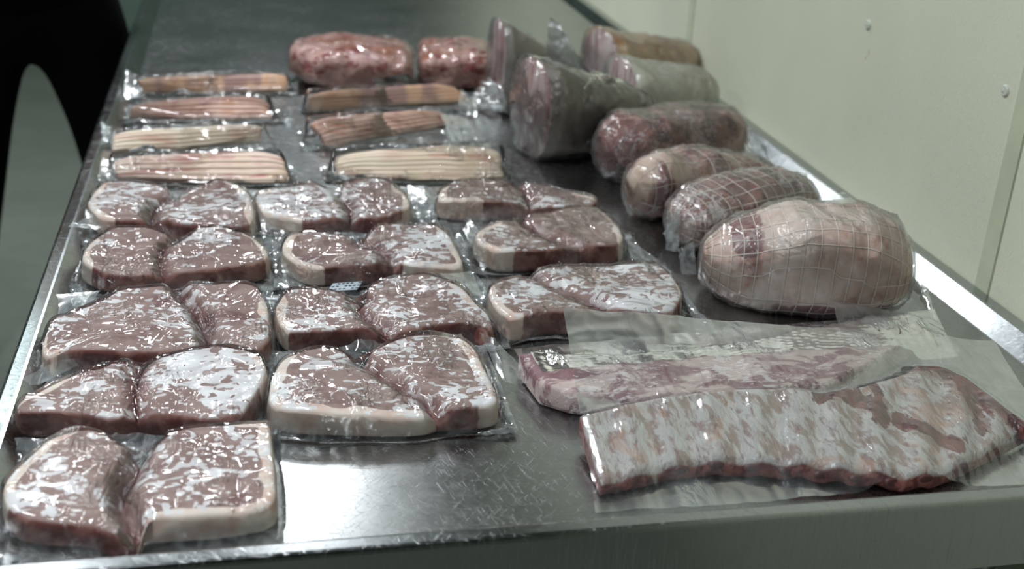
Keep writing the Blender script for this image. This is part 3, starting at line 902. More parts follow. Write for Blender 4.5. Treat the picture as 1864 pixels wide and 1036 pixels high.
# ------------------------------------------------------------------ bacon packs
def bacon_pack(back, front, hz, n, mat, seed, label, margins=(.03, .03, .004, .008), thick=.0040, wave=.006, fan=0.0, hfront=0.007):
    """back / front: pixel pairs (left, right) of the slice ends at the back top edge and the front bottom edge"""
    bl, br = [un(*p, hz)[:2] for p in back]; fl, fr = [un(*p, 0.003)[:2] for p in front]
    ctr = (bl + br + fl + fr) / 4
    t = thing('bacon_pack', (float(ctr[0]), float(ctr[1]), 0.0), label, 'meat pack', 'vacuum packed bacon')
    nu, nv = 46, 7
    rng = random.Random(seed)

    def zprof(s):                                     # top of the shingled pile, s: 0 back .. 1 front
        return hz + (hfront - hz) * (ss(0.1, 1, s) * .75 + s * .25)
    u = np.linspace(0, 1, nu)
    for i in range(n):
        s0 = i / (n - 1) * 0.86; s1 = min(s0 + 0.34, 1.0) if i < n - 1 else 1.0
        w = wave * (fbm(u * 3.2 + seed, 0.3 + i * .16, 0, seed, 2) - .5) * 3.4
        j0, j1 = (rng.random() - .5) * .014, (rng.random() - .5) * .018
        rows_t, rows_b = [], []
        for k in range(nv):
            v = k / (nv - 1)
            s = s0 + (s1 - s0) * v
            z = zprof(np.full(nu, s0)) - (zprof(np.full(nu, s0)) - zprof(np.full(nu, min(s0 + .12, 1.)))) * v * 1.1 + (0.0012 if k not in (0, nv - 1) else 0)
            ss_ = s + w / 0.08 * (0.4 + .6 * s0) + fan * (u - .5) * (s - .5)
            ss_ = .5 + (ss_ - .5) * (1 - .28 * np.abs(2 * u - 1) ** 5)
            L = bl + (fl - bl) * s; 
            uu = (u * (1 + j1 - j0) + j0)
            X = (bl[0] + (br[0] - bl[0]) * uu) * (1 - ss_) + (fl[0] + (fr[0] - fl[0]) * uu) * ss_
            Y = (bl[1] + (br[1] - bl[1]) * uu) * (1 - ss_) + (fl[1] + (fr[1] - fl[1]) * uu) * ss_
            endt = np.abs(2 * u - 1) ** 6
            zz = z * (1 - .22 * endt) + 0.0012 * (noise(u * 7, i * .3, seed, 3) - .5) + .006 * (fbm(u * 3 + 7, 0.2, 0, seed + 4, 2) - .5)
            rows_t.append(np.stack([X, Y, zz], 1)); rows_b.append(np.stack([X, Y, np.maximum(zz - thick, 0.0008)], 1))
        T = np.array(rows_t); B = np.array(rows_b)
        V = np.vstack([T.reshape(-1, 3), B.reshape(-1, 3)])
        N = nu * nv; Fc = []
        for k in range(nv - 1):
            for q in range(nu - 1):
                a = k * nu + q
                Fc.append((a, a + nu, a + nu + 1, a + 1)); Fc.append((N + a, N + a + 1, N + a + nu + 1, N + a + nu))
        for q in range(nu - 1):
            Fc.append((q, q + 1, N + q + 1, N + q)); a = (nv - 1) * nu + q; Fc.append((a, N + a, N + a + 1, a + 1))
        for k in range(nv - 1):
            a = k * nu; Fc.append((a, N + a, N + a + nu, a + nu)); a = k * nu + nu - 1; Fc.append((a, a + nu, N + a + nu, N + a))
        vv = np.repeat(np.linspace(0, 1, nv), nu)
        edge = np.r_[ss(.72, 1, vv), ss(.72, 1, vv)]; gap_shade = np.r_[1 - ss(0, .42, vv), np.ones(N) * .8]
        if i == 0: gap_shade = np.r_[np.zeros(N), np.ones(N) * .8]
        o = mesh_obj('bacon_slice', V, Fc, MT[mat], None, {'edge': edge, 'gap': gap_shade})
        o['pack_seed'] = seed * 2.3
        child(o, t)
    off = np.array([0.006, 0.0])
    P = resample(np.array([bl - off + (0, .002), fl - off - (0, .001), fr + off - (0, .001), br + off + (0, .002)]), 160, True)
    P = csmooth(P, 4)
    dv = ((fl + fr) / 2 - (bl + br) / 2); Ld = np.linalg.norm(dv); dv /= Ld; mb = (bl + br) / 2

    def Hf(X, Y):
        s = np.clip(((X - mb[0]) * dv[0] + (Y - mb[1]) * dv[1]) / Ld, 0, 1)
        return np.maximum(zprof(s) + 0.0045, 0.008)
    bag = bagrect(P, *margins, seed)
    f = film_pack(P, Hf, 0.0045, bag, seed, t, MT['film_flat'], amp=.0012, n=220, nt=26, conc=3, lift=.014)
    child(f, t)
    return t


BC = [
 dict(back=((250, 141), (520, 131)), front=((262, 171), (524, 168)), hz=.031, n=6, mat='band_bacon', seed=21, label='banded orange and purple bacon pack, farthest of the left bacon column', margins=(.014, .012, .006, .006)),
 dict(back=((245, 186), (478, 173)), front=((232, 216), (500, 222)), hz=.031, n=6, mat='red_bacon', seed=22, label='streaky red bacon pack, second farthest of the left bacon column', margins=(.010, .030, .006, .006), wave=.010, fan=.15),
 dict(back=((207, 236), (474, 226)), front=((205, 279), (478, 262)), hz=.031, n=6, mat='cream_bacon', seed=23, label='pale cream bacon pack curved like a bow, third farthest of the left bacon column', margins=(.010, .022, .004, .006), wave=.010),
 dict(back=((208, 284), (505, 274)), front=((212, 331), (528, 336)), hz=.031, n=6, mat='pink_bacon', seed=24, label='pale bacon pack with pink frosted front slices, nearest of left bacon column', margins=(.010, .008, .004, .003)),
 dict(back=((562, 166), (812, 151)), front=((560, 203), (858, 188)), hz=.036, n=7, mat='band_bacon', seed=25, label='orange brown bacon pack, farthest of the middle bacon column near the rib pieces', margins=(.014, .016, .006, .006)),
 dict(back=((560, 216), (792, 198)), front=((598, 270), (826, 230)), hz=.036, n=7, mat='red_bacon', seed=26, label='reddish bacon pack fanned out at its left end, middle one of the middle bacon column', margins=(.016, .030, .006, .006), fan=-.35, wave=.009),
 dict(back=((610, 274), (905, 264)), front=((612, 329), (916, 329)), hz=.036, n=8, mat='cream_bacon', seed=27, label='pale striped bacon pack, nearest of the middle bacon column', margins=(.012, .010, .004, .006), wave=.011),
]
bpacks = [bacon_pack(**b) for b in BC]


# ------------------------------------------------------------------ joints in loose bags
def interp_table(tab, t):
    T = np.array(tab, float)
    k = np.array([r[0] for r in tab])
    out = []
    for c in range(1, T.shape[1]):
        y = T[:, c]; i = np.clip(np.searchsorted(k, t) - 1, 0, len(k) - 2)
        f = (t - k[i]) / (k[i + 1] - k[i]); f = f * f * (3 - 2 * f) * .5 + f * .5
        out.append(y[i] * (1 - f) + y[i + 1] * f)
    return out


def loft_grid(p0, p1, tab, grow=0.0, nt=72, na=80, z0=0.001, lump=0.0, seed=0, freq=20, t0=0, t1=1, sheet=0.0, net=None, lump2=0.0):
    """tab rows: t, half width, height, sideways shift, exponent, lift"""
    p0 = np.array(p0[:2]); p1 = np.array(p1[:2]); ax = p1 - p0; L = np.linalg.norm(ax); ax = ax / L; sx = np.array([-ax[1], ax[0]])
    t = t0 + (t1 - t0) * (0.5 - 0.5 * np.cos(np.linspace(0, math.pi, nt))) * .6 + (t1 - t0) * np.linspace(0, 1, nt) * .4
    hw, ht, sh, pw, lf = interp_table(tab, t)
    hw = hw + grow; ht2 = ht / 2 + grow
    ph = np.linspace(0, 2 * math.pi, na, endpoint=False)
    cph, sph = np.cos(ph), np.sin(ph)
    X = np.zeros((nt, na)); Y = X.copy(); Z = X.copy()
    for i in range(nt):
        e = 2 / pw[i]
        a = hw[i] * np.sign(cph) * np.abs(cph) ** e
        b = ht2[i] * np.sign(sph) * np.abs(sph) ** e
        s = sh[i] + a
        g = (t[i] - .5) * 2
        X[i] = p0[0] + ax[0] * (t[i] * L + grow * g) + sx[0] * s
        Y[i] = p0[1] + ax[1] * (t[i] * L + grow * g) + sx[1] * s
        Z[i] = z0 + lf[i] + ht[i] / 2 + b
    if lump:
        q = 1 + 0 * X
        m = (fbm(X * freq, Y * freq, Z * freq, seed, 3) - .5) * 2 * lump + (noise(X * 11, Y * 11, Z * 11, seed + 2) - .5) * 2.4 * lump
        if net:
            ii = np.arange(nt)[:, None]; jj = np.arange(na)[None]
            m = m + .0022 * np.sqrt(np.abs(np.sin(np.pi * ((ii - 4) / (nt - 8) * net[0] - .5)) * np.sin(np.pi * jj / na * net[1])) + .001) - .001
        cx = X.mean(1, keepdims=True); cy = Y.mean(1, keepdims=True); cz = Z.mean(1, keepdims=True)
        dx, dy, dz = X - cx, Y - cy, Z - cz; r = np.sqrt(dx * dx + dy * dy + dz * dz) + 1e-6
        X = X + dx / r * m; Y = Y + dy / r * m; Z = Z + dz / r * m
    if sheet:
        m = sheet * (ridge(noise(X * 26, Y * 26, Z * 26, seed + 31), 5) + .6 * ridge(noise(X * 60 + 3, Y * 35, Z * 50, seed + 32), 5))
        cx = X.mean(1, keepdims=True); cy = Y.mean(1, keepdims=True); cz = Z.mean(1, keepdims=True)
        dx, dy, dz = X - cx, Y - cy, Z - cz; r = np.sqrt(dx * dx + dy * dy + dz * dz) + 1e-6
        X = X + dx / r * m; Y = Y + dy / r * m; Z = Z + dz / r * m
    Z = np.maximum(Z, z0 * .6 + 0.0005)
    return X, Y, Z


def grid_mesh(name, G, mat, caps=(True, True), attrs=None):
    X, Y, Z = G; nt, na = X.shape
    V = np.stack([X.ravel(), Y.ravel(), Z.ravel()], 1).tolist()
    Fc = ring_faces(nt, na)
    if caps[0]:
        V.append([X[0].mean(), Y[0].mean(), Z[0].mean()]); c = len(V) - 1
        Fc += [(c, (i + 1) % na, i) for i in range(na)]
    if caps[1]:
        V.append([X[-1].mean(), Y[-1].mean(), Z[-1].mean()]); c = len(V) - 1; b = (nt - 1) * na
        Fc += [(c, b + i, b + (i + 1) % na) for i in range(na)]
    o = mesh_obj(name, V, Fc, mat, None, attrs)
    return o


def tubes(name, paths, r, mat):
    V, Fc = [], []
    for P, closed in paths:
        P = np.array(P); n = len(P)
        T = np.roll(P, -1, 0) - np.roll(P, 1, 0)
        if not closed: T[0] = P[1] - P[0]; T[-1] = P[-1] - P[-2]
        T /= np.linalg.norm(T, axis=1)[:, None] + 1e-9
        up = np.array([0.13, 0.31, 0.94]); A = np.cross(T, up); A /= np.linalg.norm(A, axis=1)[:, None] + 1e-9
        B = np.cross(T, A); o = len(V)
        for i in range(n):
            for k in range(4):
                a = math.pi / 2 * k
                V.append(P[i] + r * (math.cos(a) * A[i] + math.sin(a) * B[i]))
        for i in range(n if closed else n - 1):
            j = (i + 1) % n
            for k in range(4):
                l = (k + 1) % 4
                Fc.append((o + i * 4 + k, o + i * 4 + l, o + j * 4 + l, o + j * 4 + k))
    return mesh_obj(name, V, Fc, mat, None)


def sheet_grid(c4, n=26, m=26, amp=0.004, seed=0, freq=22, bow=0.0, fold=4):
    """crumpled sheet through four corners, given round the edge"""
    a, b, c, d = [np.array(p, float) for p in c4]
    u = np.linspace(0, 1, n)[:, None, None]; v = np.linspace(0, 1, m)[None, :, None]
    P = a * (1 - u) * (1 - v) + b * u * (1 - v) + c * u * v + d * (1 - u) * v
    N = np.cross(b - a, d - a)
    if np.linalg.norm(N) < 1e-9: N = np.cross(c - a, d - a)
    N /= np.linalg.norm(N) + 1e-12
    if N[2] < 0: N = -N
    X, Y, Z = P[..., 0], P[..., 1], P[..., 2]
    w = amp * (ridge(noise(X * freq, Y * freq, Z * freq, seed), fold) * 1.2 + .5 * ridge(noise(X * freq * 2.4, Y * freq * 2.4, Z * freq * 2.4 + 3, seed + 3), fold)) + bow * np.sin(np.pi * u[..., 0]) * np.sin(np.pi * v[..., 0])
    P = P + N * w[..., None]
    P[..., 2] = np.maximum(P[..., 2], 0.0008)
    F_ = []
    for i in range(n - 1):
        for j in range(m - 1):
            q = i * m + j; F_.append((q, q + m, q + m + 1, q + 1))
    return P.reshape(-1, 3), F_


def merge_mesh(name, parts, mat):
    V, Fc, lo = [], [], []
    for k, (v, f) in enumerate(parts):
        o = len(V); V += [tuple(x) for x in v]; Fc += [tuple(i + o for i in q) for q in f]
        lo += [0.0 if k == 0 else 1.0] * (len(V) - o)
    return mesh_obj(name, V, Fc, mat, None, {'loose': lo})


def grid_vf(G, caps=True):
    X, Y, Z = G; nt, na = X.shape
    V = np.stack([X.ravel(), Y.ravel(), Z.ravel()], 1).tolist(); Fc = ring_faces(nt, na)
    if caps:
        V.append([X[0].mean(), Y[0].mean(), Z[0].mean()]); c = len(V) - 1
        Fc += [(c, (i + 1) % na, i) for i in range(na)]
        V.append([X[-1].mean(), Y[-1].mean(), Z[-1].mean()]); c = len(V) - 1; b = (nt - 1) * na
        Fc += [(c, b + i, b + (i + 1) % na) for i in range(na)]
    return V, Fc


def u3(px, py, z): return tuple(un(px, py, z))


def joint(name, cat, label, p0, p1, tab, mat, seed, lump=.005, freq=22, net=None, sheets=(), face=None, partname='meat', film='film_loose', grow=.0035, group=None, sheetamp=.0035):
    P0 = un(*p0, 0)[:2]; P1 = un(*p1, 0)[:2]; ctr = (P0 + P1) / 2
    t = thing(name, (float(ctr[0]), float(ctr[1]), 0.0), label, cat, {'boneless_roast': 'bagged roasts beside the wall', 'rind_on_pork_joint': 'rind-on joints at the back', 'rib_piece': 'rib pieces behind the bacon'}[name])
    G = loft_grid(P0, P1, tab, 0, lump=lump, seed=seed, freq=freq, z0=.0025, net=net, nt=110 if net else 72, na=128 if net else 80)
    gx_ = np.linspace(0, 1, G[0].shape[0])[:, None] + 0 * G[0]; gz_ = G[2] / G[2].max()
    le = np.exp(-((gx_ - .24) / .09) ** 2) * ss(.45, .7, gz_) + ss(.25, .45, gx_) * (1 - ss(.10, .26, gz_)) * .9
    le = np.r_[le.ravel(), [0] * ((1 if face is None else 0) + 1)]
    o = grid_mesh(partname, G, MT[mat], caps=(face is None, True), attrs={'lean': le}); o['pack_seed'] = seed * 1.9
    child(o, t)
    if face:
        X, Y, Z = G; na = X.shape[1]; cx, cy, cz = X[0].mean(), Y[0].mean(), Z[0].mean()
        V, rings = [], 14
        ax = np.array([P1[0] - P0[0], P1[1] - P0[1]]); ax /= np.linalg.norm(ax)
        for k in range(rings + 1):
            s = 1 - k / rings * .98
            bulge = .0012 * (1 - s * s)
            nx = X[0] * s + cx * (1 - s) - ax[0] * bulge; ny = Y[0] * s + cy * (1 - s) - ax[1] * bulge; nz = Z[0] * s + cz * (1 - s)
            m = .0022 * (noise(nx * 60 + ny * 60, nz * 8, 1, seed) - .5) * min(1, k / 3)
            V += list(np.stack([nx + ax[0] * m, ny + ax[1] * m, nz], 1))
        V.append(np.array([cx - ax[0] * .006, cy - ax[1] * .006, cz]))
        Fc = [(a, d_, c_, b) for a, b, c_, d_ in ring_faces(rings + 1, na)]
        Fc += [(len(V) - 1, rings * na + (i + 1) % na, rings * na + i) for i in range(na)]
        VA = np.array(V); lat = (VA[:, 0] - cx) * -ax[1] + (VA[:, 1] - cy) * ax[0]
        f = mesh_obj('cut_face', V, Fc, MT[face], None, {'lat': lat, 'hgt': VA[:, 2]}); f['pack_seed'] = seed * 1.1
        f['label'] = 'pink and white layered cut side'
        child(f, t)
    if net:
        nrings, nlong = net
        Gn = loft_grid(P0, P1, tab, .0004, lump=lump, seed=seed, freq=freq, z0=.0025, nt=110, na=128)
        X, Y, Z = Gn; nt, na = X.shape
        paths = []
        for k in range(nrings):
            i = 4 + (nt - 8) * (k + .5) / nrings + 0; i0 = int(i); f_ = i - i0
            P = np.stack([X[i0] * (1 - f_) + X[i0 + 1] * f_, Y[i0] * (1 - f_) + Y[i0 + 1] * f_, Z[i0] * (1 - f_) + Z[i0 + 1] * f_], 1)
            paths.append((P, True))
        for k in range(nlong):
            j0 = k * na / nlong
            idx = [int(round(j0 + 1.0 * math.sin(i / nt * 9 + k))) % na for i in range(nt)]
            P = np.stack([X[range(nt), idx], Y[range(nt), idx], Z[range(nt), idx]], 1)
            P = np.array([P[max(0, i - 2):i + 3].mean(0) for i in range(nt)])
            paths.append((P, False))
        nn = tubes('netting', paths, .0008, MT['net'])
        child(nn, t)
    Gf = loft_grid(P0, P1, tab, grow, lump=lump * .7, seed=seed, freq=freq, z0=.0015, sheet=sheetamp, nt=90, na=100)
    parts = [grid_vf(Gf)]
    for s in sheets:
        parts.append(sheet_grid(**s))
    b = merge_mesh('plastic_bag', parts, MT[film])
    child(b, t)
    return t


def st(hw, ht, pw=2.6, r=.12, fl=False, lift0=.0, taper=(1, 1), sh=(0, 0, 0)):
    """rounded roast profile"""
    a, b = taper
    return [(0, hw * .25 * a, ht * .40 * a, sh[0], 2.0, ht * .22), (.03, hw * .55 * a, ht * .62 * a, sh[0], 2.1, ht * .12), (.09, hw * .80 * a, ht * .84 * a, sh[0], 2.3, ht * .04), (.2, hw * .95 * a, ht * .96 * a, sh[0] * .6, pw, 0),
            (.45, hw, ht, sh[1], pw, 0), (.75, hw * b, ht * b, sh[2] * .6, pw, 0), (.90, hw * .86 * b, ht * .88 * b, sh[2], 2.4, ht * .02), (.97, hw * .58 * b, ht * .62 * b, sh[2], 2.1, ht * .10), (1, hw * .25 * b, ht * .35 * b, sh[2], 2, ht * .2)]


# netted roasts, front to back
joint('boneless_roast', 'roast', 'largest netted roast, pale with fat, beside the rib bags and the shiny right rim', (1272, 530), (1640, 558), st(.072, .118, 3.3, taper=(.84, 1.0)), 'roast_pale', 41, lump=.008, freq=14, net=(17, 14),
      sheets=[dict(c4=[u3(1640, 400, .05), u3(1665, 470, .02), u3(1712, 600, .002), u3(1655, 520, .004)], amp=.005, seed=3),
              dict(c4=[u3(1470, 372, .112), u3(1535, 350, .125), u3(1600, 400, .105), u3(1540, 392, .105)], amp=.004, seed=5),
              dict(c4=[u3(1262, 440, .06), u3(1225, 455, .03), u3(1240, 500, .006), u3(1268, 500, .02)], amp=.006, seed=6)])
joint('boneless_roast', 'roast', 'netted red roast with white frost flakes, behind the largest pale roast', (1224, 455), (1462, 398), st(.052, .084, 2.5, taper=(.98, .9)), 'roast_mix2', 42, lump=.008, freq=16, net=(16, 12),
      sheets=[dict(c4=[u3(1410, 318, .07), u3(1469, 314, .06), u3(1470, 370, .02), u3(1440, 360, .05)], amp=.003, seed=8),
              dict(c4=[u3(1240, 370, .07), u3(1215, 385, .05), u3(1212, 455, .01), u3(1240, 460, .02)], amp=.004, seed=9)])
joint('boneless_roast', 'roast', 'netted pink roast with a bare knuckle end, third from near end of roast row', (1146, 398), (1385, 350), st(.052, .088, 2.3, taper=(1.0, .85)), 'roast_mix', 43, lump=.011, freq=16, net=(10, 9),
      sheets=[dict(c4=[u3(1352, 262, .07), u3(1395, 290, .05), u3(1400, 320, .01), u3(1370, 320, .03)], amp=.005, seed=10),
              dict(c4=[u3(1140, 305, .06), u3(1128, 330, .03), u3(1140, 395, .005), u3(1160, 380, .02)], amp=.005, seed=12)])
joint('boneless_roast', 'roast', 'dark red bagged roast without netting, leaning toward the wall in front of the rind-on joints', (1094, 330), (1335, 288), st(.056, .098, 3.8, taper=(1.0, 1.0)), 'roast_red', 44, lump=.008, freq=18,
      sheets=[dict(c4=[u3(1340, 215, .07), u3(1395, 268, .04), u3(1400, 300, .005), u3(1350, 290, .02)], amp=.006, seed=13),
              dict(c4=[u3(1100, 245, .05), u3(1060, 262, .02), u3(1030, 276, .004), u3(1095, 285, .01)], amp=.006, seed=14)])

# rind-on joints standing at the back
HT = lambda hw, ht, e: [(0, hw * .92, ht, 0, 2.5, 0), (.08, hw * 1.04, ht * .98, 0, 3.0, 0), (.3, hw * 1.08, ht * .86, 0, 3.2, 0), (.6, hw * .96, ht * (.5 + e * .5) * .92, 0, 2.5, 0), (.85, hw * .85, ht * e, 0, 2.5, 0), (.95, hw * .65, ht * e * .8, 0, 2.3, ht * e * .08), (1, hw * .3, ht * e * .4, 0, 2, ht * e * .25)]
joint('rind_on_pork_joint', 'pork joint', 'grey rind pork joint with its layered cut side facing left, nearest of the back group', (962, 284), (1170, 258), HT(.062, .158, .60), 'skin_grey', 45, lump=.004, freq=12, face='cut_face', sheets=[
    dict(c4=[u3(1064, 160, .13), u3(1085, 128, .15), u3(1150, 150, .11), u3(1100, 212, .06)], amp=.006, seed=15),
    dict(c4=[u3(935, 180, .09), u3(945, 160, .10), u3(1000, 245, .03), u3(985, 255, .02)], amp=.004, seed=16)], film='film_flat')
joint('rind_on_pork_joint', 'pork joint', 'tall grey rind pork joint with a gathered clear bag at its foot', (900, 200), (1040, 192), HT(.046, .165, .5), 'skin_grey', 46, lump=.004, freq=12, face='cut_face', sheets=[
    dict(c4=[u3(997, 36, .21), u3(1004, 34, .215), u3(1085, 150, .09), u3(992, 150, .05)], amp=.005, seed=17),
    dict(c4=[u3(890, 150, .05), u3(925, 160, .05), u3(930, 212, .002), u3(862, 190, .012)], amp=.014, seed=18, freq=34),
    dict(c4=[u3(868, 165, .03), u3(900, 145, .06), u3(925, 205, .01), u3(866, 200, .002)], amp=.012, seed=19, freq=40)], film='film_loose')
joint('rind_on_pork_joint', 'pork joint', 'cream rind pork joint with pale round end, in front of the tan one', (1124, 222), (1284, 208), HT(.064, .116, .72), 'skin_cream', 47, lump=.005, freq=16, face='cut_face', sheets=[
    dict(c4=[u3(1240, 118, .08), u3(1290, 150, .05), u3(1310, 190, .01), u3(1262, 175, .03)], amp=.006, seed=20)])
joint('rind_on_pork_joint', 'pork joint', 'tan brown rind pork joint, farthest of the back group by the wall', (1086, 168), (1252, 154), HT(.068, .122, .72), 'skin_tan', 48, lump=.005, freq=16, face='cut_face', sheets=[
    dict(c4=[u3(1215, 80, .08), u3(1262, 110, .05), u3(1285, 140, .01), u3(1240, 140, .03)], amp=.006, seed=22)])
# rib pieces at the back left
joint('rib_piece', 'rib piece', 'wide bagged pink rib piece behind the bacon packs, left of two', (530, 146), (748, 152), [(0, .018, .03, 0, 2.2, .028), (.05, .05, .045, .01, 2.6, .02), (.14, .085, .062, .01, 3, .008), (.4, .095, .072, 0, 5, .0), (.7, .095, .072, 0, 5, .0), (.93, .088, .066, 0, 5, .002), (1, .07, .05, 0, 3.4, .006)], 'rib_end', 49, lump=.010, freq=30, film='film',
      sheets=[dict(c4=[u3(680, 145, .04), u3(745, 138, .05), u3(752, 158, .02), u3(678, 158, .02)], amp=.004, seed=23)])
joint('rib_piece', 'rib piece', 'bagged red and pink rib piece beside the tall grey joint, right of two', (762, 148), (890, 152), [(0, .06, .05, 0, 3, .006), (.05, .075, .062, .0, 4, .004), (.2, .09, .07, .0, 5, 0), (.5, .095, .072, 0, 5, .0), (.9, .09, .068, 0, 5, .0), (1, .07, .05, 0, 3, .006)], 'rib_end', 50, lump=.010, freq=30, film='film')


# loose flaps of film standing off some packs
def flap(pack, c4, seed, amp=.005, mat='film_flap', n=26):
    v, f = sheet_grid([u3(*q) for q in c4], n=n, m=n, amp=amp * .55, seed=seed, freq=26, fold=3)
    child(mesh_obj('bag_flap', v, f, MT[mat], None, {'loose': np.ones(len(v))}), pack)


flap(packs[5], [(872, 606, .030), (905, 625, .022), (985, 702, .004), (915, 700, .004)], 81, .006)
flap(packs[8], [(742, 338, .024), (788, 343, .026), (790, 400, .003), (750, 398, .004)], 82)
flap(packs[10], [(843, 420, .022), (856, 400, .030), (905, 468, .010), (880, 498, .004)], 83)
flap(packs[11], [(890, 540, .030), (905, 520, .034), (940, 600, .010), (925, 626, .003)], 84)
flap(packs[11], [(1228, 500, .030), (1245, 520, .028), (1275, 575, .002), (1240, 560, .006)], 85)
flap(packs[4], [(168, 392, .020), (215, 412, .014), (172, 420, .022), (124, 414, .026)], 86)
flap(packs[2], [(100, 540, .012), (182, 532, .016), (160, 566, .016), (86, 590, .004)], 87, .003)
flap(packs[1], [(18, 700, .018), (110, 655, .022), (172, 650, .016), (70, 702, .010)], 88, .004)
flap(packs[6], [(798, 500, .024), (858, 496, .016), (880, 545, .004), (850, 530, .014)], 89, .003)
flap(packs[10], [(1138, 430, .020), (1150, 440, .018), (1205, 478, .002), (1150, 472, .003)], 90)
flap(packs[7], [(510, 470, .020), (530, 490, .012), (560, 525, .002), (515, 520, .004)], 91)
flap(packs[8], [(470, 385, .022), (500, 395, .016), (530, 430, .003), (478, 425, .004)], 92)
flap(packs[3], [(455, 440, .022), (490, 465, .014), (492, 515, .003), (450, 500, .006)], 93)
flap(bpacks[0], [(228, 128, .030), (262, 142, .026), (258, 176, .004), (226, 182, .006)], 94)
flap(bpacks[2], [(184, 220, .032), (208, 236, .026), (206, 266, .004), (186, 262, .006)], 95)
flap(bpacks[5], [(800, 206, .030), (850, 216, .020), (868, 256, .004), (822, 262, .003)], 97)
flap(bpacks[4], [(838, 162, .032), (868, 190, .014), (866, 214, .003), (832, 204, .008)], 98)
flap(bpacks[3], [(186, 290, .024), (212, 292, .024), (212, 334, .004), (178, 332, .006)], 99)

# ------------------------------------------------------------------ rib racks in cloudy bags
def rack(label, back, front, zb, zf_, thick, mat, seed, arch=0.0, nu=150, nv=34, bands=None, ribs=11, bones=None, relief=.0024):
    back = resample(back, nu); front = resample(front, nu)
    V = np.zeros((nv, nu, 3)); PX = np.zeros((nv, nu, 2))
    for i in range(nu):
        for j in range(nv):
            v = j / (nv - 1)
            p = back[i] * (1 - v) + front[i] * v
            PX[j, i] = p
    U = np.linspace(0, 1, nu)[None].repeat(nv, 0); Vv = np.linspace(0, 1, nv)[:, None].repeat(nu, 1)
    Zb = zb * (1 - Vv) + zf_ * Vv + arch * np.sin(np.pi * U) * 1.0
    d = np.stack([PX[..., 0] - W / 2, H / 2 - PX[..., 1], np.full(U.shape, -F)], -1) @ M.T
    tt = (Zb - HC) / d[..., 2]
    P = CAMP + d * tt[..., None]
    X, Y = P[..., 0], P[..., 1]
    rel = relief * np.cos(U * ribs * 2 * math.pi + 1.2 * (noise(U * 5, Vv * 2, 0, seed) - .5)) * ss(0, .15, Vv) * ss(0, .06, U) * ss(1, .9, U)
    Z = Zb + rel + .004 * (fbm(X * 40, Y * 40, 0, seed, 3) - .5)
    ed = np.minimum.reduce([Vv * 12, (1 - Vv) * 16, U * 30, (1 - U) * 30]); ed = np.clip(ed, 0, 1)
    Z = Z - .004 * (1 - np.sqrt(1 - (1 - ed) ** 2))
    bot = np.maximum(Z - thick, .0025)
    top = np.stack([X, Y, Z], -1).reshape(-1, 3); N = len(top)
    # ring down the sides
    idx = [j * nu for j in range(nv)]
    ring = [i for i in range(nu)] + [j * nu + nu - 1 for j in range(1, nv)] + [(nv - 1) * nu + i for i in range(nu - 2, -1, -1)] + [j * nu for j in range(nv - 2, 0, -1)]
    Vl = top.tolist(); Fc = []
    for j in range(nv - 1):
        for i in range(nu - 1):
            a = j * nu + i; Fc.append((a, a + nu, a + nu + 1, a + 1))
    prev = ring; bz = bot.ravel(); ctr = top.mean(0)
    side = [0.0] * N
    for k in range(1, 6):
        s = k / 5; cur = []
        for q in ring:
            p = top[q]; out = .0016 * math.sin(s * math.pi)
            dx, dy = p[0] - ctr[0], p[1] - ctr[1]; r = math.hypot(dx, dy) + 1e-6
            cur.append(len(Vl)); Vl.append([p[0], p[1] - out * (1 if dy < 0 else -1), p[2] * (1 - s) + bz[q] * s]); side.append(1.0)
        m = len(ring)
        for q in range(m): Fc.append((prev[q], prev[(q + 1) % m], cur[(q + 1) % m], cur[q]))
        prev = cur
    Vl.append([float(ctr[0]), float(ctr[1]), .0025]); side.append(1.0)
    # bottom: bridge back and front rows
    m = len(ring)
    bpts = prev
    def bidx(i, j): return None
    nb = nu
    for i in range(nu - 1):
        a = bpts[i]; b = bpts[i + 1]
        fi = nu + nv - 2 + (nu - 1 - i) - 0
        f0 = bpts[(nu - 1) + (nv - 1) + (nu - 1 - i)] if (nu - 1) + (nv - 1) + (nu - 1 - i) < m else bpts[0]
        f1 = bpts[(nu - 1) + (nv - 1) + (nu - 2 - i)]
        Fc.append((a, b, f1, f0))
    Vl.pop(); side.pop()
    red = np.zeros(N)
    if bands:
        px = PX.reshape(-1, 2)
        for line, wd, am in bands:
            red = np.maximum(red, am * np.exp(-(pdist(px[:, 0], px[:, 1], np.array(line, float), False) / wd) ** 2))
    t = thing('rib_rack_pack', (float(ctr[0]), float(ctr[1]), 0.0), label, 'meat pack', 'rib racks in cloudy bags')
    o = mesh_obj('rib_rack', Vl, Fc, MT[mat], None, {'side': side, 'red': np.r_[red, np.zeros(len(Vl) - N)]})
    o['pack_seed'] = seed * 1.3
    child(o, t)
    return t, X, Y, Z, PX


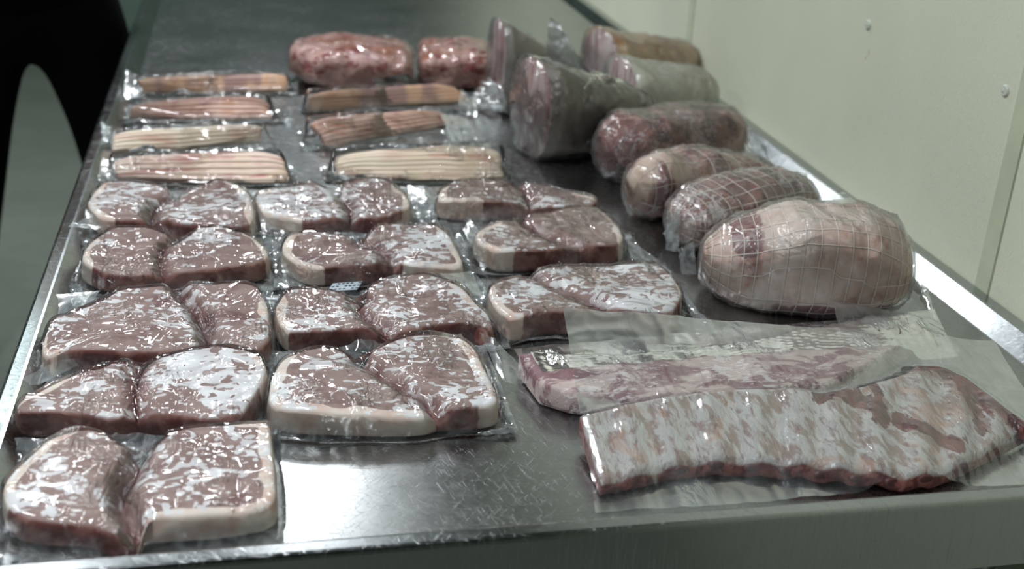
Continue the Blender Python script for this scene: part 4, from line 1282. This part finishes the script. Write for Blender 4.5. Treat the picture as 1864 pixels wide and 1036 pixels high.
RRB = zpx('S6', [(345, 535), (520, 495), (700, 455), (900, 425), (1100, 412), (1263, 410)]) + zpx('S7', [(200, 413), (330, 430), (500, 405), (620, 372), (720, 340), (780, 302), (900, 312), (1000, 362), (1100, 440), (1200, 520), (1280, 585)])
RRF = zpx('S6', [(440, 845), (600, 810), (750, 768), (900, 745), (1050, 738), (1263, 745)]) + zpx('S7', [(150, 750), (300, 760), (450, 778), (600, 790), (720, 812), (850, 800), (960, 765), (1060, 715), (1200, 650), (1290, 605)])
S7 = lambda pts: zpx('S7', pts)
BN = [(S7([(330, 440), (420, 450), (520, 480), (600, 520), (610, 570)]), 16, 1.0), (S7([(680, 550), (760, 600), (860, 640), (960, 690)]), 13, 1.0), (S7([(790, 310), (900, 330), (1000, 400), (1100, 470), (1200, 545), (1270, 600)]), 24, .8), (S7([(960, 420), (1040, 520), (1080, 600)]), 16, .7), (S7([(560, 400), (600, 470), (600, 560)]), 9, .9)]
rk, rX, rY, rZ, rPX = rack('large pork rib rack, bone side up in a cloudy bag, beside the front rim', RRB, RRF, .034, .018, .0165, 'rack', 61, arch=.006, bands=BN, ribs=11)
# bone ends along the cut front side
nu_ = rX.shape[1]
for k in range(11):
    i = int((.035 + .079 * k) * nu_); n = 14; V = []
    cx, cy, cz = rX[-1, i], rY[-1, i], rZ[-1, i] - .006
    prof = [(.0058, .004), (.0056, -.0016), (.0046, -.0026), (.0, -.0020)]
    for r, dy in prof:
        for q in range(n):
            a = 2 * math.pi * q / n
            V.append((cx + r * 1.35 * math.cos(a), cy + dy, cz + r * .72 * math.sin(a)))
    b = mesh_obj('rib_bone', V, ring_faces(len(prof), n), MT['bone'])
    child(b, rk)


def rack_bag(t, c4, tops, seed, mat, zmin=.0015, n=150, m=60, amp=.003, name='cloudy_bag'):
    """bag sheet through four (pixel, pixel, z) corners kept above whatever lies under it"""
    a, b, c, d = [np.array(un(*p)) for p in c4]
    u = np.linspace(0, 1, n)[:, None, None]; v = np.linspace(0, 1, m)[None, :, None]
    P = a * (1 - u) * (1 - v) + b * u * (1 - v) + c * u * v + d * (1 - u) * v
    X, Y, Z = P[..., 0].copy(), P[..., 1].copy(), P[..., 2].copy()
    Z = Z + amp * (ridge(noise(X * 14, Y * 14, 0, seed), 3) + .5 * ridge(noise(X * 34, Y * 26, 2, seed + 1), 5) - .2)
    need = np.full(Z.shape, -1.0)
    for TX, TY, TZ, w in tops:
        tx, ty, tz = TX[::2, ::3].ravel(), TY[::2, ::3].ravel(), TZ[::2, ::3].ravel()
        fx, fy = X.ravel(), Y.ravel()
        best = np.full(fx.shape, -1.0)
        for q in range(0, len(fx), 2000):
            dd = (fx[q:q + 2000, None] - tx) ** 2 + (fy[q:q + 2000, None] - ty) ** 2
            g = tz[None] + .0022 - dd * w
            best[q:q + 2000] = g.max(1)
        need = np.maximum(need, best.reshape(Z.shape))
    Z = np.maximum(Z, need); Z = np.maximum(Z, zmin)
    for _ in range(2):
        Zp = np.pad(Z, 1, mode='edge')
        Z = np.maximum((Zp[1:-1, 1:-1] * 2 + Zp[:-2, 1:-1] + Zp[2:, 1:-1] + Zp[1:-1, :-2] + Zp[1:-1, 2:]) / 6, need + .0003)
        Z = np.maximum(Z, zmin)
    V = np.stack([X.ravel(), Y.ravel(), Z.ravel()], 1)
    Fc = [(i * m + j, (i + 1) * m + j, (i + 1) * m + j + 1, i * m + j + 1) for i in range(n - 1) for j in range(m - 1)]
    lo = ss(0.0008, 0.007, Z - need)
    o = mesh_obj(name, V, Fc, MT[mat], None, {'loose': lo})
    child(o, t)
    return o, X, Y, Z


R2B = zpx('S6', [(65, 252), (150, 250), (260, 266), (600, 267), (800, 246), (1050, 212), (1263, 176)]) + S7([(200, 152), (400, 120), (560, 96), (700, 84), (785, 100)])
R2F = zpx('S6', [(165, 400), (300, 440), (600, 470), (800, 450), (1050, 430), (1263, 425)]) + S7([(200, 405), (360, 395), (500, 330), (650, 250), (760, 190), (830, 150)])
rk2, qX, qY, qZ, qPX = rack('frosted purple rib rack under a cloudy bag, behind the large rib rack', R2B, R2F, .030, .026, .022, 'rack2', 62, arch=.002, ribs=9, relief=.0010)
_, bX, bY, bZ = rack_bag(rk2, [(935, 636, .006), (1700, 566, .010), (1745, 650, .008), (985, 720, .003)], [(qX, qY, qZ, 60.0)], 71, 'film_loose', amp=.003)
rack_bag(rk2, [(1516, 544, .032), (1628, 568, .020), (1712, 613, .004), (1530, 620, .030)], [(qX, qY, qZ, 40.0), (bX, bY, bZ, 400.)], 73, 'film_haze', n=40, m=30, amp=.002)
rack_bag(rk, [(1025, 562, .052), (1809, 621, .030), (1965, 874, .003), (1084, 934, .003)], [(rX, rY, rZ, 60.0), (qX, qY, qZ + .002, 60.0), (bX, bY, bZ + .0015, 400.)], 72, 'film_haze', n=190, m=90, amp=.0035)

# ------------------------------------------------------------------ person in black standing beyond the table
def skin_mesh(name, verts, edges, radii, mat, sub=2):
    me = bpy.data.meshes.new(name); me.from_pydata(verts, edges, []); me.update()
    o = bpy.data.objects.new(name, me); COL.objects.link(o)
    m = o.modifiers.new('skin', 'SKIN'); m.use_smooth_shade = True
    sv = me.skin_vertices[0].data
    for i, r in enumerate(radii):
        sv[i].radius = r if isinstance(r, tuple) else (r, r)
    sv[0].use_root = True
    s = o.modifiers.new('sub', 'SUBSURF'); s.levels = sub; s.render_levels = sub
    me.materials.append(mat)
    return o


pp = thing('person', (-0.47, 2.86, -0.9), 'person in black trousers and black top standing beside the far end of the table', 'person')
gx, gy, g0 = -0.47, 2.86, -0.9
hipz = g0 + .96
JT = {  # joints of the standing figure
 'pelvis': (gx, gy, hipz + .04), 'chest': (gx, gy, g0 + 1.28), 'neck': (gx, gy, g0 + 1.50), 'head': (gx, gy - .02, g0 + 1.62), 'crown': (gx, gy - .01, g0 + 1.74)}
LX, RX = -0.635, -0.305
bv = [JT['pelvis'], (gx, gy, g0 + 1.1), JT['chest'], (gx, gy, g0 + 1.44), JT['neck'], JT['head'], JT['crown'],
      (LX + .05, gy, g0 + .88), (LX - .02, gy + .01, g0 + .48), (LX - .08, gy + .02, g0 + .10), (LX - .08, gy - .12, g0 + .035),
      (RX - .05, gy, g0 + .88), (RX + .02, gy + .01, g0 + .48), (RX + .065, gy + .02, g0 + .10), (RX + .065, gy - .12, g0 + .035),
      (gx - .20, gy, g0 + 1.40), (gx - .26, gy + .04, g0 + 1.14), (gx - .20, gy - .14, g0 + 1.20), (gx - .13, gy - .18, g0 + 1.22),
      (gx + .20, gy, g0 + 1.40), (gx + .26, gy + .04, g0 + 1.14), (gx + .20, gy - .14, g0 + 1.20), (gx + .13, gy - .18, g0 + 1.22)]
be = [(0, 1), (1, 2), (2, 3), (3, 4), (4, 5), (5, 6), (0, 7), (7, 8), (8, 9), (9, 10), (0, 11), (11, 12), (12, 13), (13, 14), (3, 15), (15, 16), (16, 17), (17, 18), (3, 19), (19, 20), (20, 21), (21, 22)]
bvr = [.07, .10, (.13, .10), .10, .05, (.075, .09), .05, .06, .05, .038, .035, .06, .05, .038, .035, .055, .04, .03, .025, .055, .04, .03, .025]
# fingers
for s, w in ((-1, 18), (1, 22)):
    hx, hy, hz_ = bv[w]
    for k in range(4):
        b0 = len(bv); fx = hx + (k - 1.5) * .02
        bv += [(fx, hy - .05, hz_ - .005), (fx, hy - .085 - .006 * (1.5 - abs(k - 1.5)), hz_ - .02), (fx, hy - .10, hz_ - .045)]; be += [(w, b0), (b0, b0 + 1), (b0 + 1, b0 + 2)]; bvr += [.010, .009, .008]
    b0 = len(bv); bv += [(hx - s * .038, hy - .02, hz_ - .01), (hx - s * .048, hy - .055, hz_ - .02)]; be += [(w, b0), (b0, b0 + 1)]; bvr += [.011, .009]
child(skin_mesh('body', bv, be, bvr, MT['skin']), pp)
tv = [(gx, gy, hipz + .10), (gx, gy, hipz), (LX + .055, gy, g0 + .89), (LX + .02, gy, g0 + .68), (LX - .02, gy + .01, g0 + .46), (LX - .06, gy + .015, g0 + .25), (LX - .09, gy + .02, g0 + .07),
      (RX - .055, gy, g0 + .89), (RX - .01, gy, g0 + .68), (RX + .02, gy + .01, g0 + .46), (RX + .05, gy + .015, g0 + .25), (RX + .07, gy + .02, g0 + .07)]
te = [(0, 1), (1, 2), (2, 3), (3, 4), (4, 5), (5, 6), (1, 7), (7, 8), (8, 9), (9, 10), (10, 11)]
child(skin_mesh('trousers', tv, te, [(.17, .13), (.18, .135), (.098, .12), .096, .088, .080, .076, (.098, .12), .096, .088, .080, .076], MT['cloth']), pp)
jv = [(gx, gy, hipz - .07), (gx, gy, g0 + 1.12), (gx, gy, g0 + 1.30), (gx, gy, g0 + 1.45), (gx - .21, gy, g0 + 1.40), (gx - .27, gy + .04, g0 + 1.14), (gx - .215, gy - .11, g0 + 1.19), (gx + .21, gy, g0 + 1.40), (gx + .27, gy + .04, g0 + 1.14), (gx + .215, gy - .11, g0 + 1.19)]
je = [(0, 1), (1, 2), (2, 3), (3, 4), (4, 5), (5, 6), (3, 7), (7, 8), (8, 9)]
child(skin_mesh('jacket', jv, je, [(.215, .17), (.215, .16), (.20, .15), (.10, .09), .07, .058, .045, .07, .058, .045], MT['cloth']), pp)
for x in (LX - .085, RX + .068):
    child(skin_mesh('shoe', [(x, gy + .06, g0 + .05), (x, gy - .04, g0 + .05), (x, gy - .17, g0 + .035)], [(0, 1), (1, 2)], [(.045, .045), (.05, .045), (.045, .03)], MT['shoe']), pp)
child(skin_mesh('hair', [(gx, gy + .02, g0 + 1.66), (gx, gy + .015, g0 + 1.74)], [(0, 1)], [(.085, .09), (.07, .075)], MT['shoe']), pp)
